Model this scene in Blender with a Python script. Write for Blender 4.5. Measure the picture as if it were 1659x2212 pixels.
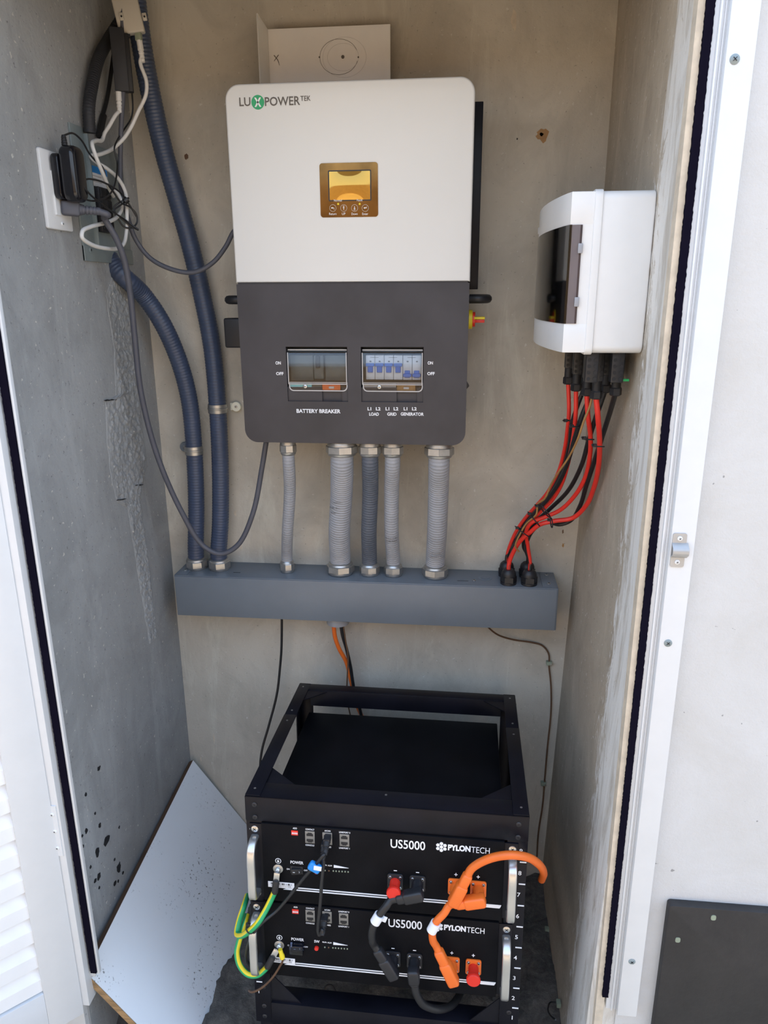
import bpy, bmesh, math, random
from mathutils import Vector, Matrix
random.seed(7)
V = Vector
for o in list(bpy.data.objects): bpy.data.objects.remove(o, do_unlink=True)
scene = bpy.context.scene
COL = scene.collection

# ------------------------------------------------------------------ camera
CX, CY, F = 829.5, 1106.0, 1584.8
YAW, PITCH, ROLL = 0.1064, 0.2914, -0.0051
CAM = V((0, -1.643, 1.4))
FW = V((-math.sin(YAW)*math.cos(PITCH), math.cos(YAW)*math.cos(PITCH), -math.sin(PITCH)))
_r = V((math.cos(YAW), math.sin(YAW), 0)); _u = _r.cross(FW)
RT = _r*math.cos(ROLL)+_u*math.sin(ROLL); UP = -_r*math.sin(ROLL)+_u*math.cos(ROLL)
cd = bpy.data.cameras.new('camera'); cam = bpy.data.objects.new('camera', cd); COL.objects.link(cam)
cd.sensor_fit = 'VERTICAL'; cd.sensor_height = 36; cd.lens = F*36/2212; cd.clip_start = .02
m = Matrix.Identity(4)
for i in range(3):
    m[i][0] = RT[i]; m[i][1] = UP[i]; m[i][2] = -FW[i]; m[i][3] = CAM[i]
cam.matrix_world = m
scene.camera = cam

# ------------------------------------------------------------------ light
wd = bpy.data.worlds.new('world'); scene.world = wd; wd.use_nodes = True
nt = wd.node_tree; nt.nodes.clear()
tc = nt.nodes.new('ShaderNodeTexCoord'); sx = nt.nodes.new('ShaderNodeSeparateXYZ')
nt.links.new(tc.outputs['Generated'], sx.inputs[0])
cr = nt.nodes.new('ShaderNodeValToRGB')
cr.color_ramp.elements[0].position = 0.0; cr.color_ramp.elements[0].color = (.77, .88, 1.0, 1)
cr.color_ramp.elements[1].position = 0.8; cr.color_ramp.elements[1].color = (.48, .67, 1.0, 1)
nt.links.new(sx.outputs['Z'], cr.inputs[0])
bg = nt.nodes.new('ShaderNodeBackground'); bg.inputs['Strength'].default_value = 2.2
wo = nt.nodes.new('ShaderNodeOutputWorld')
nt.links.new(cr.outputs[0], bg.inputs[0]); nt.links.new(bg.outputs[0], wo.inputs[0])
# sun high behind the building: the closet lies in open shade, the yard in front of it is sunlit
sd = bpy.data.lights.new('sun', 'SUN'); sun = bpy.data.objects.new('sun', sd); COL.objects.link(sun)
sd.energy = 6.0; sd.angle = math.radians(.6); sd.color = (1.0, .80, .56)
sun.rotation_euler = V((.45, -.32, -.84)).to_track_quat('-Z', 'Y').to_euler()
scene.view_settings.view_transform = 'Standard'; scene.view_settings.look = 'None'
scene.view_settings.exposure = 0.27; scene.view_settings.gamma = 1.0
scene.view_settings.use_curve_mapping = False

# ------------------------------------------------------------------ pixel -> place helpers
def ray(px, py): return FW + RT*((px-CX)/F) - UP*((py-CY)/F)
def W(px, py, x=None, y=None, z=None):
    d = ray(px, py)
    i, v = (0, x) if x is not None else (1, y) if y is not None else (2, z)
    return CAM + d*((v-CAM[i])/d[i])
RO = V((-.3552, -.556, .462)); RA, RYAW = .05, -.0107
RX = V((math.cos(RYAW), math.sin(RYAW), 0))
RM = Matrix.Rotation(RYAW, 4, 'Z') @ Matrix.Rotation(-RA, 4, 'X')
RZ = (RM.to_3x3() @ V((0, 0, 1))); RN = RM.to_3x3() @ V((0, -1, 0))
def RL(px, py, off=0):           # point on the rack's front plane, in the rack's own axes (x right, y into the rack, z up)
    d = ray(px, py); P0 = RO + RN*off
    P = CAM + d*((P0-CAM).dot(RN)/d.dot(RN)) - RO
    return V((P.dot(RX), -off, P.dot(RZ)))
RMAT = Matrix.Translation(RO) @ RM
def RWd(px, py, off=0): return RMAT @ RL(px, py, off)

# ------------------------------------------------------------------ materials
MATS = {}
def nodes_of(name):
    mt = bpy.data.materials.new(name); mt.use_nodes = True
    t = mt.node_tree; b = t.nodes['Principled BSDF']; MATS[name] = mt
    return mt, t, b
def tex(t, scale=(1, 1, 1), nscale=10, detail=4, rough=.6, dist=0):
    tc = t.nodes.new('ShaderNodeTexCoord'); mp = t.nodes.new('ShaderNodeMapping')
    mp.inputs['Scale'].default_value = scale
    t.links.new(tc.outputs['Object'], mp.inputs[0])
    n = t.nodes.new('ShaderNodeTexNoise'); n.inputs['Scale'].default_value = nscale
    n.inputs['Detail'].default_value = detail; n.inputs['Roughness'].default_value = rough
    n.inputs['Distortion'].default_value = dist
    t.links.new(mp.outputs[0], n.inputs['Vector'])
    return n.outputs['Fac']
def ramp(t, fac, stops):
    r = t.nodes.new('ShaderNodeValToRGB'); e = r.color_ramp.elements
    while len(e) < len(stops): e.new(.5)
    for i, (p, c) in enumerate(stops):
        e[i].position = p; e[i].color = (*c, 1) if len(c) == 3 else c
    t.links.new(fac, r.inputs[0]); return r.outputs[0]
def mix(t, fac, a, b, mode='MIX'):
    n = t.nodes.new('ShaderNodeMix'); n.data_type = 'RGBA'; n.blend_type = mode
    for s, v in ((n.inputs[0], fac), (n.inputs[6], a), (n.inputs[7], b)):
        if hasattr(v, 'links'): t.links.new(v, s)
        elif isinstance(v, (int, float)): s.default_value = v
        else: s.default_value = (*v, 1)
    return n.outputs[2]
def math_(t, op, a, b):
    n = t.nodes.new('ShaderNodeMath'); n.operation = op
    for s, v in ((n.inputs[0], a), (n.inputs[1], b)):
        if hasattr(v, 'links'): t.links.new(v, s)
        else: s.default_value = v
    return n.outputs[0]
def bump(t, b, h, strength, dist=.002):
    n = t.nodes.new('ShaderNodeBump'); n.inputs['Strength'].default_value = strength; n.inputs['Distance'].default_value = dist
    t.links.new(h, n.inputs['Height']); t.links.new(n.outputs[0], b.inputs['Normal'])
def sr(c):                        # sRGB 0-255 -> linear
    return tuple((v/255/12.92 if v/255 <= .04045 else ((v/255+.055)/1.055)**2.4) for v in c)
def pm(name, col, rough=.5, metal=0, var=.10, ns=25, bmp=0, bs=400, scale=(1, 1, 1), coat=0, spec=None):
    mt, t, b = nodes_of(name)
    f = tex(t, scale, ns, 3)
    lo = tuple(max(0, c*(1-var)) for c in col); hi = tuple(min(1, c*(1+var)) for c in col)
    t.links.new(ramp(t, f, [(.3, lo), (.7, hi)]), b.inputs['Base Color'])
    b.inputs['Roughness'].default_value = rough; b.inputs['Metallic'].default_value = metal
    if coat: b.inputs['Coat Weight'].default_value = coat
    if spec is not None: b.inputs['Specular IOR Level'].default_value = spec
    if bmp: bump(t, b, tex(t, (1, 1, 1), bs, 2), bmp, .001)
    return mt
pm('white_paint', (.66, .67, .68), .42, var=.02)
pm('render_edge', (.60, .52, .41), .85, var=.15, ns=40, bmp=.4, bs=200)
pm('white_cover', (.69, .695, .685), .38, var=.012, ns=6)
pm('black_cover', (.036, .034, .040), .48, var=.22, ns=9, bmp=.10, bs=900)
pm('black_plastic', (.016, .016, .019), .45)
pm('black_rubber', (.012, .012, .014), .6)
pm('black_metal', (.006, .006, .010), .40, var=.3, ns=12, bmp=.12, bs=700, spec=.22)
pm('black_panel', (.006, .006, .0075), .5, var=.3, ns=10, bmp=.25, bs=900, spec=.08)
pm('white_print', (.82, .83, .86), .6, var=.02)
pm('grey_print', (.11, .10, .09), .6, var=.05)
pm('green_print', (.03, .36, .15), .5, var=.05)
pm('card', (.84, .82, .80), .55, var=.02)
pm('card_edge', (.82, .80, .75), .6, var=.02)
pm('light_line', (.50, .48, .47), .6, var=.05)
pm('grey_paint', (.155, .178, .205), .40, var=.06, ns=8, bmp=.12, bs=600)
pm('conduit_grey', (.33, .34, .37), .42, var=.08)
pm('conduit_mid', (.10, .115, .145), .40, var=.08)
pm('conduit_dark', (.050, .068, .118), .38, var=.10)
pm('conduit_black', (.022, .023, .028), .6, var=.2)
pm('zinc', (.46, .46, .45), .38, metal=.85, var=.12, ns=60)
pm('steel', (.60, .60, .60), .3, metal=1, var=.06)
pm('alu', (.66, .65, .63), .34, metal=.9, var=.04, ns=10)
pm('cream_cap', (.82, .80, .66), .4, var=.03)
pm('plastic_white', (.78, .79, .80), .35, var=.02)
pm('plastic_cream', (.52, .48, .41), .45, var=.03)
pm('enclosure', (.78, .785, .785), .28, var=.015)
pm('cable_white', (.72, .71, .69), .45, var=.04)
pm('cable_grey', (.085, .088, .11), .5, var=.08)
pm('cable_black', (.014, .014, .016), .42, var=.15)
pm('cable_red', (.78, .035, .022), .42, var=.05)
pm('cable_orange', (.80, .155, .018), .42, var=.06)
pm('wire_brown', (.12, .062, .032), .55, var=.2)
pm('wire_tan', (.36, .19, .06), .5, var=.2)
pm('red_cap', (.72, .028, .015), .35, var=.04)
pm('orange_plastic', (.83, .16, .020), .4, var=.04)
pm('yellow', (.80, .62, .02), .4, var=.04)
pm('green_plastic', (.03, .42, .12), .4)
pm('blue_toggle', (.06, .19, .62), .4)
pm('blue_label', (.02, .27, .75), .45, var=.05)
pm('teal_plastic', (.30, .72, .74), .4)
pm('breaker_white', (.70, .70, .70), .45)
pm('breaker_grey', (.10, .11, .10), .45, var=.2)
pm('port_grey', (.24, .23, .21), .5, metal=.3)
pm('led_dim', (.26, .30, .22), .4)
pm('galv', (.23, .275, .285), .42, metal=.15, var=.12, ns=14)
pm('wood_edge', (.33, .20, .09), .6, var=.35, ns=30, scale=(1, 1, 6))
pm('brush_black', (.006, .005, .012), 1.0, spec=.04)
pm('strike_steel', (.42, .42, .42), .4, metal=.35)
pm('black_gloss', (.010, .010, .013), .16)
pm('shrink', (.02, .02, .022), .6)
pm('slat_cream', (.80, .80, .80), .45, var=.02)
pm('yard_concrete', (.60, .50, .36), .85, var=.2, ns=3, bmp=.3, bs=80)
pm('yard_wall', (.42, .29, .17), .9, var=.2, ns=3, bmp=.3, bs=80)
# green and yellow striped earth wire: stripe follows the wire's own UV
def earth():
    mt, t, b = nodes_of('earth_wire')
    a = t.nodes.new('ShaderNodeAttribute'); a.attribute_name = 'around'
    n = tex(t, (1, 1, 1), 60)
    t.links.new(ramp(t, a.outputs['Fac'], [(0, (.02, .36, .13)), (.40, (.02, .36, .13)), (.42, (.80, .62, .02)), (.60, (.80, .62, .02)), (.62, (.02, .36, .13))]), b.inputs['Base Color'])
    b.inputs['Roughness'].default_value = .42
earth()
def clear(name, tint, gl=.10):
    mt = bpy.data.materials.new(name); mt.use_nodes = True; MATS[name] = mt
    t = mt.node_tree; t.nodes.clear()
    o = t.nodes.new('ShaderNodeOutputMaterial'); mx = t.nodes.new('ShaderNodeMixShader')
    tr = t.nodes.new('ShaderNodeBsdfTransparent'); g = t.nodes.new('ShaderNodeBsdfGlossy'); fr = t.nodes.new('ShaderNodeFresnel')
    f = tex(t, (1, 1, 1), 8)
    t.links.new(ramp(t, f, [(.3, tuple(c*.97 for c in tint)), (.7, tint)]), tr.inputs[0])
    g.inputs['Roughness'].default_value = gl; fr.inputs[0].default_value = 1.5
    g.inputs['Color'].default_value = (.9, .9, .9, 1)
    t.links.new(fr.outputs[0], mx.inputs[0]); t.links.new(tr.outputs[0], mx.inputs[1]); t.links.new(g.outputs[0], mx.inputs[2])
    t.links.new(mx.outputs[0], o.inputs[0])
clear('clear_plastic', (.90, .92, .94), .06)
clear('smoked_plastic', (.55, .53, .57), .08)
clear('blue_clear', (.45, .52, .72), .1)
# the amber reflective film over the display
pm('display_film', (.20, .105, .030), .10, metal=.85, var=.3, ns=18)
pm('display_lcd', (.52, .30, .06), .06, metal=.75, var=.10, ns=10)

# plaster and concrete
def concrete(name, c1, c2, kind):
    mt, t, b = nodes_of(name)
    big = tex(t, (1, 1, 1), 2.2, 5, .6, .6)
    base = ramp(t, big, [(.32, c1), (.68, c2)])
    mid = tex(t, (1, 1, .7), 8.0, 6, .65, .8)
    base = mix(t, ramp(t, mid, [(.34, (.42, .42, .42)), (.56, (0, 0, 0))]), base, tuple(c*.70 for c in c1))
    streak = tex(t, (5, 5, .9), 2.4, 7, .72, .9)
    base = mix(t, ramp(t, streak, [(.55, (0, 0, 0)), (.80, (.50, .50, .50))]), base, tuple(min(.8, c*1.45) for c in c2))
    stain = tex(t, (4, 4, 1.3), 1.9, 7, .75, 1.6)
    base = mix(t, ramp(t, stain, [(.66, (0, 0, 0)), (.80, (.65, .65, .65))]), base, (.20, .135, .075))
    fine = tex(t, (1, 1, 1), 140, 3, .7)
    base = mix(t, ramp(t, fine, [(.29, (.75, .75, .75)), (.36, (0, 0, 0))]), base, tuple(c*.45 for c in c1))
    wh = tex(t, (1, 1, 1), 95, 2, .6)
    base = mix(t, ramp(t, wh, [(.67, (0, 0, 0)), (.72, (.8, .8, .8))]), base, (.62, .60, .55))
    tc = t.nodes.new('ShaderNodeTexCoord'); sp = t.nodes.new('ShaderNodeSeparateXYZ'); t.links.new(tc.outputs['Object'], sp.inputs[0])
    hgt = math_(t, 'ADD', math_(t, 'MULTIPLY', tex(t, (1, 1, 1), 26, 6, .65), 1.0), math_(t, 'MULTIPLY', fine, .35))
    bs = .30
    if kind == 'right':           # smeared white render along the outer edge of the right wall
        e = math_(t, 'ADD', sp.outputs['Y'], math_(t, 'MULTIPLY', math_(t, 'SUBTRACT', tex(t, (9, 9, 3.2), 2.6, 8, .78, 1.2), .5), .36))
        mp = t.nodes.new('ShaderNodeMapRange'); mp.inputs['From Min'].default_value = -.535; mp.inputs['From Max'].default_value = -.375
        t.links.new(e, mp.inputs['Value'])
        msk = ramp(t, mp.outputs[0], [(.40, (.92, .92, .92)), (.58, (0, 0, 0))])
        wc = ramp(t, tex(t, (8, 8, 1.2), 3, 5, .7, 1), [(.34, (.48, .44, .38)), (.52, (.78, .77, .74))])
        base = mix(t, msk, base, wc)
    t.links.new(base, b.inputs['Base Color']); b.inputs['Roughness'].default_value = .85
    bump(t, b, hgt, bs, .006)
    return mt
concrete('concrete_back', (.46, .42, .35), (.60, .555, .475), 'back')
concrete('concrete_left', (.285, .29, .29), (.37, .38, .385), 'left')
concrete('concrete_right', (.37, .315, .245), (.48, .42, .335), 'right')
def stucco():
    mt, t, b = nodes_of('stucco_white')
    base = ramp(t, tex(t, (1, 1, 1), 6, 6, .7, .5), [(.3, (.54, .53, .51)), (.7, (.60, .60, .60))])
    sp = tex(t, (1, 1, 1), 75, 2, .5)
    base = mix(t, ramp(t, sp, [(.245, (.8, .8, .8)), (.265, (0, 0, 0))]), base, (.22, .22, .22))
    t.links.new(base, b.inputs['Base Color']); b.inputs['Roughness'].default_value = .8
    bump(t, b, tex(t, (1, 1, 1), 160, 5, .7), .35, .003)
stucco()
def dirt():
    mt, t, b = nodes_of('floor_dirt')
    base = ramp(t, tex(t, (1, 1, 1), 30, 8, .75, .5), [(.28, (.05, .045, .042)), (.55, (.17, .15, .13)), (.8, (.34, .30, .26))])
    t.links.new(base, b.inputs['Base Color']); b.inputs['Roughness'].default_value = .95
    bump(t, b, tex(t, (1, 1, 1), 55, 8, .75), .9, .012)
dirt()
def board_mat():
    mt, t, b = nodes_of('board_white')
    base = ramp(t, tex(t, (1, 1, 1), 4, 4, .6), [(.3, (.84, .86, .88)), (.7, (.88, .90, .92))])
    sp = tex(t, (1, 1, 1), 150, 3, .6); area = tex(t, (1, 1, 1), 5, 3, .6)
    msk = math_(t, 'MULTIPLY', ramp(t, sp, [(.33, (1, 1, 1)), (.38, (0, 0, 0))]), ramp(t, area, [(.50, (0, 0, 0)), (.62, (1, 1, 1))]))
    base = mix(t, msk, base, (.10, .09, .08))
    t.links.new(base, b.inputs['Base Color']); b.inputs['Roughness'].default_value = .28
board_mat()
def slate():
    mt, t, b = nodes_of('black_slate')
    base = ramp(t, tex(t, (1, 1, 1), 8, 7, .7), [(.3, (.012, .0115, .012)), (.7, (.034, .031, .030))])
    t.links.new(base, b.inputs['Base Color']); b.inputs['Roughness'].default_value = .65
    bump(t, b, tex(t, (1, 1, 1), 110, 4, .6), .3, .002)
slate()
def barcode():
    mt, t, b = nodes_of('barcode_sticker')
    tc = t.nodes.new('ShaderNodeTexCoord'); sp = t.nodes.new('ShaderNodeSeparateXYZ'); t.links.new(tc.outputs['Object'], sp.inputs[0])
    n = tex(t, (1, .001, .001), 420, 1, .5)
    t.links.new(ramp(t, n, [(.44, (.72, .74, .80)), (.46, (.08, .08, .09)), (.55, (.08, .08, .09)), (.57, (.72, .74, .80))]), b.inputs['Base Color'])
barcode()

# ------------------------------------------------------------------ mesh helpers
MINV = {}
def prop(o, label=None, cat=None, group=None, kind=None):
    for k, v in (('label', label), ('category', cat), ('group', group), ('kind', kind)):
        if v: o[k] = v
    return o
def thing(name, label, cat, loc=(0, 0, 0), group=None, mat=None):
    o = bpy.data.objects.new(name, None); COL.objects.link(o); o.empty_display_size = .02
    M = mat if mat is not None else Matrix.Translation(V(loc))
    o.matrix_world = M; MINV[o] = M.inverted()
    return prop(o, label, cat, group)
def spline(pts, n=8):
    pts = [V(p) for p in pts]; out = []
    if len(pts) < 3: n = max(n, 1)
    for i in range(len(pts)-1):
        p0 = pts[i-1] if i else pts[0]*2-pts[1]; p1 = pts[i]; p2 = pts[i+1]
        p3 = pts[i+2] if i+2 < len(pts) else pts[-1]*2-pts[-2]
        def al(a, b, t): return t+max((b-a).length, 1e-6)**.5
        t0 = 0; t1 = al(p0, p1, t0); t2 = al(p1, p2, t1); t3 = al(p2, p3, t2)
        for k in range(n):
            t = t1+(t2-t1)*k/n
            A1 = p0*((t1-t)/(t1-t0))+p1*((t-t0)/(t1-t0)); A2 = p1*((t2-t)/(t2-t1))+p2*((t-t1)/(t2-t1)); A3 = p2*((t3-t)/(t3-t2))+p3*((t-t2)/(t3-t2))
            B1 = A1*((t2-t)/(t2-t0))+A2*((t-t0)/(t2-t0)); B2 = A2*((t3-t)/(t3-t1))+A3*((t-t1)/(t3-t1))
            out.append(B1*((t2-t)/(t2-t1))+B2*((t-t1)/(t2-t1)))
    out.append(pts[-1]); return out
def resample(pts, step):
    out = [pts[0]]; acc = 0
    for a, b in zip(pts, pts[1:]):
        L = (b-a).length; d = step-acc
        while d <= L and L > 0:
            out.append(a+(b-a)*(d/L)); d += step
        acc = (acc+L) % step if L else acc
    if (out[-1]-pts[-1]).length > step*.3: out.append(pts[-1])
    return out
def rrect(w, h, r, n=6, corners=(1, 1, 1, 1)):   # bl, br, tr, tl
    P = []
    for k, (sx_, sy_, a0) in enumerate(((-1, -1, 180), (1, -1, 270), (1, 1, 0), (-1, 1, 90))):
        rr = r if corners[k] else 0
        cx, cy = sx_*(w/2-rr), sy_*(h/2-rr)
        if rr == 0: P.append((cx, cy)); continue
        for i in range(n+1):
            a = math.radians(a0+90*i/n); P.append((cx+rr*math.cos(a), cy+rr*math.sin(a)))
    return P
class MB:
    def __init__(s): s.bm = bmesh.new(); s.around = None
    def box(s, c, sz, bev=0, seg=2, rot=None):
        b = bmesh.new(); bmesh.ops.create_cube(b, size=1)
        bmesh.ops.scale(b, vec=V(sz), verts=b.verts)
        if bev: bmesh.ops.bevel(b, geom=b.edges[:], offset=min(bev, min(sz)*.49), segments=seg, affect='EDGES', profile=.5)
        M = Matrix.Translation(V(c)) @ (rot.to_4x4() if rot is not None else Matrix.Identity(4))
        bmesh.ops.transform(b, matrix=M, verts=b.verts); s._add(b); return s
    def b2(s, a, b, bev=0, seg=2):
        a, b = V(a), V(b); return s.box((a+b)/2, [abs(x) for x in (b-a)], bev, seg)
    def _add(s, b):
        mp = {v: s.bm.verts.new(v.co) for v in b.verts}
        for f in b.faces:
            try: s.bm.faces.new([mp[v] for v in f.verts])
            except ValueError: pass
        b.free()
    def prism(s, poly, ext, bev=0, seg=2):       # poly: 3d points, ext: vector
        b = bmesh.new(); ext = V(ext)
        lo = [b.verts.new(V(p)) for p in poly]; hi = [b.verts.new(V(p)+ext) for p in poly]
        n = len(lo); f0 = b.faces.new(lo[::-1]); f1 = b.faces.new(hi)
        for i in range(n): b.faces.new([lo[i], lo[(i+1) % n], hi[(i+1) % n], hi[i]])
        bmesh.ops.recalc_face_normals(b, faces=b.faces[:])
        if bev: bmesh.ops.bevel(b, geom=list(set(f0.edges[:]+f1.edges[:])), offset=bev, segments=seg, affect='EDGES', profile=.5)
        s._add(b); return s
    def plate(s, c, w, h, t, r, ux, uz, n=6, corners=(1, 1, 1, 1), bev=0):   # rounded plate; grows from c along -(ux x uz)... outward = uz x ux
        ux, uz, c = V(ux), V(uz), V(c); out = -(ux.cross(uz)).normalized()*-1
        poly = [c+ux*x+uz*z for x, z in rrect(w, h, r, n, corners)]
        return s.prism(poly, out*t, bev)
    def cyl(s, p0, p1, r0, r1=None, n=18):
        return s.lathe(p0, V(p1)-V(p0), [(r0, 0), (r0 if r1 is None else r1, (V(p1)-V(p0)).length)], n)
    def lathe(s, o, axis, prof, n=20, phase=0):
        o, ax = V(o), V(axis).normalized()
        e1 = ax.orthogonal().normalized() if abs(ax.z) < .9 else (V((1, 0, 0))-ax*ax.x).normalized(); e2 = ax.cross(e1)
        rings = []
        for r, h in prof:
            rings.append([s.bm.verts.new(o+ax*h+(e1*math.cos(phase+2*math.pi*i/n)+e2*math.sin(phase+2*math.pi*i/n))*max(r, 1e-5)) for i in range(n)])
        for a, b in zip(rings, rings[1:]):
            for i in range(n): s.bm.faces.new([a[i], a[(i+1) % n], b[(i+1) % n], b[i]])
        s.bm.faces.new(rings[0][::-1]); s.bm.faces.new(rings[-1]); return s
    def tube(s, pts, r, n=10, rf=None, mark=False, start=None):
        pts = [V(p) for p in pts]; T = []
        for i in range(len(pts)):
            d = pts[min(i+1, len(pts)-1)]-pts[max(i-1, 0)]; T.append(d.normalized() if d.length > 1e-9 else V((0, 0, 1)))
        e = (V(start) if start else T[0].orthogonal()); e = (e-T[0]*e.dot(T[0])).normalized(); rings = []
        for i, p in enumerate(pts):
            e = e-T[i]*e.dot(T[i]); e.normalize(); f = T[i].cross(e); rr = rf(i) if rf else r
            rings.append([s.bm.verts.new(p+(e*math.cos(2*math.pi*k/n)+f*math.sin(2*math.pi*k/n))*rr) for k in range(n)])
        if mark: s.around = [k/n for _ in pts for k in range(n)]
        for a, b in zip(rings, rings[1:]):
            for i in range(n): s.bm.faces.new([a[i], a[(i+1) % n], b[(i+1) % n], b[i]])
        s.bm.faces.new(rings[0][::-1]); s.bm.faces.new(rings[-1]); return s
    def ball(s, c, r, sz=(1, 1, 1), seg=14):
        b = bmesh.new(); bmesh.ops.create_uvsphere(b, u_segments=seg, v_segments=max(6, seg//2), radius=r)
        bmesh.ops.scale(b, vec=V(sz), verts=b.verts); bmesh.ops.translate(b, vec=V(c), verts=b.verts); s._add(b); return s
    def build(s, name, mat, parent=None, local=False, label=None, smooth=40, kind=None):
        me = bpy.data.meshes.new(name)
        if parent is not None and not local:
            r = parent
            while r.parent: r = r.parent
            bmesh.ops.transform(s.bm, matrix=MINV.get(r, Matrix.Identity(4)), verts=s.bm.verts)
        bmesh.ops.recalc_face_normals(s.bm, faces=s.bm.faces[:])
        s.bm.to_mesh(me); s.bm.free()
        if s.around:
            at = me.attributes.new('around', 'FLOAT', 'POINT')
            for i, v in enumerate(s.around): at.data[i].value = v
        me.materials.append(MATS[mat])
        if smooth:
            for p in me.polygons: p.use_smooth = True
            me.set_sharp_from_angle(angle=math.radians(smooth))
        o = bpy.data.objects.new(name, me); COL.objects.link(o)
        if parent is not None: o.parent = parent
        return prop(o, label, kind=kind)
def letters(parent, s, c, w, h, ux, uz, mat='white_print', bold=0, name='lettering', local=False, th=.0004):
    cu = bpy.data.curves.new('t', 'FONT'); cu.body = s; cu.extrude = 0; cu.offset = bold; cu.resolution_u = 3
    to = bpy.data.objects.new('t', cu); COL.objects.link(to)
    dg = bpy.context.evaluated_depsgraph_get(); me = bpy.data.meshes.new_from_object(to.evaluated_get(dg))
    bpy.data.objects.remove(to); bpy.data.curves.remove(cu)
    xs = [v.co.x for v in me.vertices]; ys = [v.co.y for v in me.vertices]
    x0, x1, y0, y1 = min(xs), max(xs), min(ys), max(ys)
    ux, uz, c = V(ux).normalized(), V(uz).normalized(), V(c); out = ux.cross(uz)
    if w is None: w = (x1-x0)*h/(y1-y0)
    mb = MB(); mb.bm.from_mesh(me); bpy.data.meshes.remove(me)
    for v in mb.bm.verts:
        v.co = c+ux*(((v.co.x-x0)/(x1-x0)-.5)*w)+uz*(((v.co.y-y0)/(y1-y0)-.5)*h)+out*th
    return mb.build(name, mat, parent, local, smooth=0)
def cable(name, label, cat, pts, r, mat, group=None, n=10, sub=7, part=None, mark=False, start=None):
    P = spline(pts, sub); root = thing(name, label, cat, P[-1], group)
    MB().tube(P, r, n, mark=mark, start=start).build(part or 'cable_jacket', mat, root)
    return root
def copy_tree(o, parent=None):
    c = o.copy(); COL.objects.link(c)
    if parent is not None: c.parent = parent
    for ch in o.children: copy_tree(ch, c)
    return c
def struct(name, mb, mat, parent=None, **k):
    return prop(mb.build(name, mat, parent, **k), kind='structure')
EX, EZ = V((1, 0, 0)), V((0, 0, 1))
def screw(parent, c, nrm, r=.004, mat='steel', name='screw', local=False):
    nrm = V(nrm).normalized(); c = V(c)
    o = MB().lathe(c-nrm*.0005, nrm, [(r, 0), (r, .0012), (r*.75, .0022), (.0001, .0024)], 14).build(name, mat, parent, local)
    e1 = nrm.orthogonal().normalized(); e2 = nrm.cross(e1); d = r*.5
    q = MB()
    for a, b in ((e1, e2), (e2, e1)):
        q.prism([c+nrm*.0021+a*(sx*d)+b*(sy*r*.07) for sx, sy in ((-1, -1), (1, -1), (1, 1), (-1, 1))], nrm*.0005)
    q.build('cross_slot', 'black_plastic', o, local, smooth=0)
    return o

# ------------------------------------------------------------------ the closet
ZF, ZC, YF = -.105, 2.30, -.612
XL, XR = -.705, .275
LINT = 1.90
struct('wall_back', MB().b2((XL-.2, 0, ZF-.1), (XR+.2, .15, ZC)), 'concrete_back')
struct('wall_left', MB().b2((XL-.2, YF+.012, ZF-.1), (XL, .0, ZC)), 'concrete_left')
wl = bpy.data.objects['wall_left']
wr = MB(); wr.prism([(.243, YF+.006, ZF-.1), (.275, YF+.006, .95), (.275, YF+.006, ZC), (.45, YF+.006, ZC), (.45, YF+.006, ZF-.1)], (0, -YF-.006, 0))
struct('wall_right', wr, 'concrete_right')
struct('ceiling', MB().b2((XL-.2, YF, ZC), (XR+.2, .15, ZC+.1)), 'concrete_back')
# floor: rough ground inside the closet, real relief
fb = MB(); nx, ny = 70, 60
vs = []
for j in range(ny+1):
    for i in range(nx+1):
        x = -.71+.98*i/nx; y = -.70+.70*j/ny
        h = .006*math.sin(x*31+y*17)+.005*math.sin(x*53-y*41+1)+random.uniform(-.004, .004)
        vs.append(fb.bm.verts.new((x, y, ZF+h)))
for j in range(ny):
    for i in range(nx):
        k = j*(nx+1)+i; fb.bm.faces.new([vs[k], vs[k+1], vs[k+nx+2], vs[k+nx+1]])
struct('floor', fb, 'floor_dirt', smooth=180)
# outside
struct('wall_front_right', MB().b2((.3, YF, -.45), (3.2, YF+.2, 3.0)), 'stucco_white')
struct('wall_front_left', MB().b2((-3.5, YF, -.45), (XL-.004, YF+.2, 3.0)), 'stucco_white')
struct('wall_front_top', MB().b2((XL-.004, YF, LINT), (.3, YF+.2, 3.0)), 'stucco_white')
struct('floor_yard', MB().b2((-9, -12, -.45), (9, -.68, -.125)), 'yard_concrete')
struct('wall_yard', MB().b2((-9, -6.2, -.2), (9, -6.0, 2.4)), 'yard_wall')
# tar blobs on the left wall
for px, py, w, h in ((213, 1660, 7, 10), (185, 1716, 5, 9), (205, 1757, 2, 3), (215, 1783, 6, 12), (186, 1795, 6, 13), (177, 1806, 3, 5), (230, 1815, 14, 22), (210, 1840, 9, 22), (179, 1828, 2, 4), (256, 1875, 11, 22), (265, 1885, 4, 6), (195, 1873, 4, 8), (213, 1893, 8, 16), (205, 1903, 6, 9), (248, 1908, 6, 10), (255, 1903, 3, 4), (186, 1919, 3, 4), (214, 1917, 3, 7), (257, 1787, 3, 5), (247, 1857, 2, 4)):
    c = W(px, py, x=XL); e = W(px+w/2, py, x=XL); g = W(px, py-h/2, x=XL)
    ry = max(abs(e.y-c.y), .003); rz = max(abs(g.z-c.z), .003)
    P = []
    for k in range(14):
        a = 2*math.pi*k/14; q = random.uniform(.72, 1.2)
        P.append(c+V((0, math.cos(a)*ry*q, math.sin(a)*rz*q)))
    MB().prism(P, (.0012, 0, 0)).build('tar_blob', 'black_rubber', wl)

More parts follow.
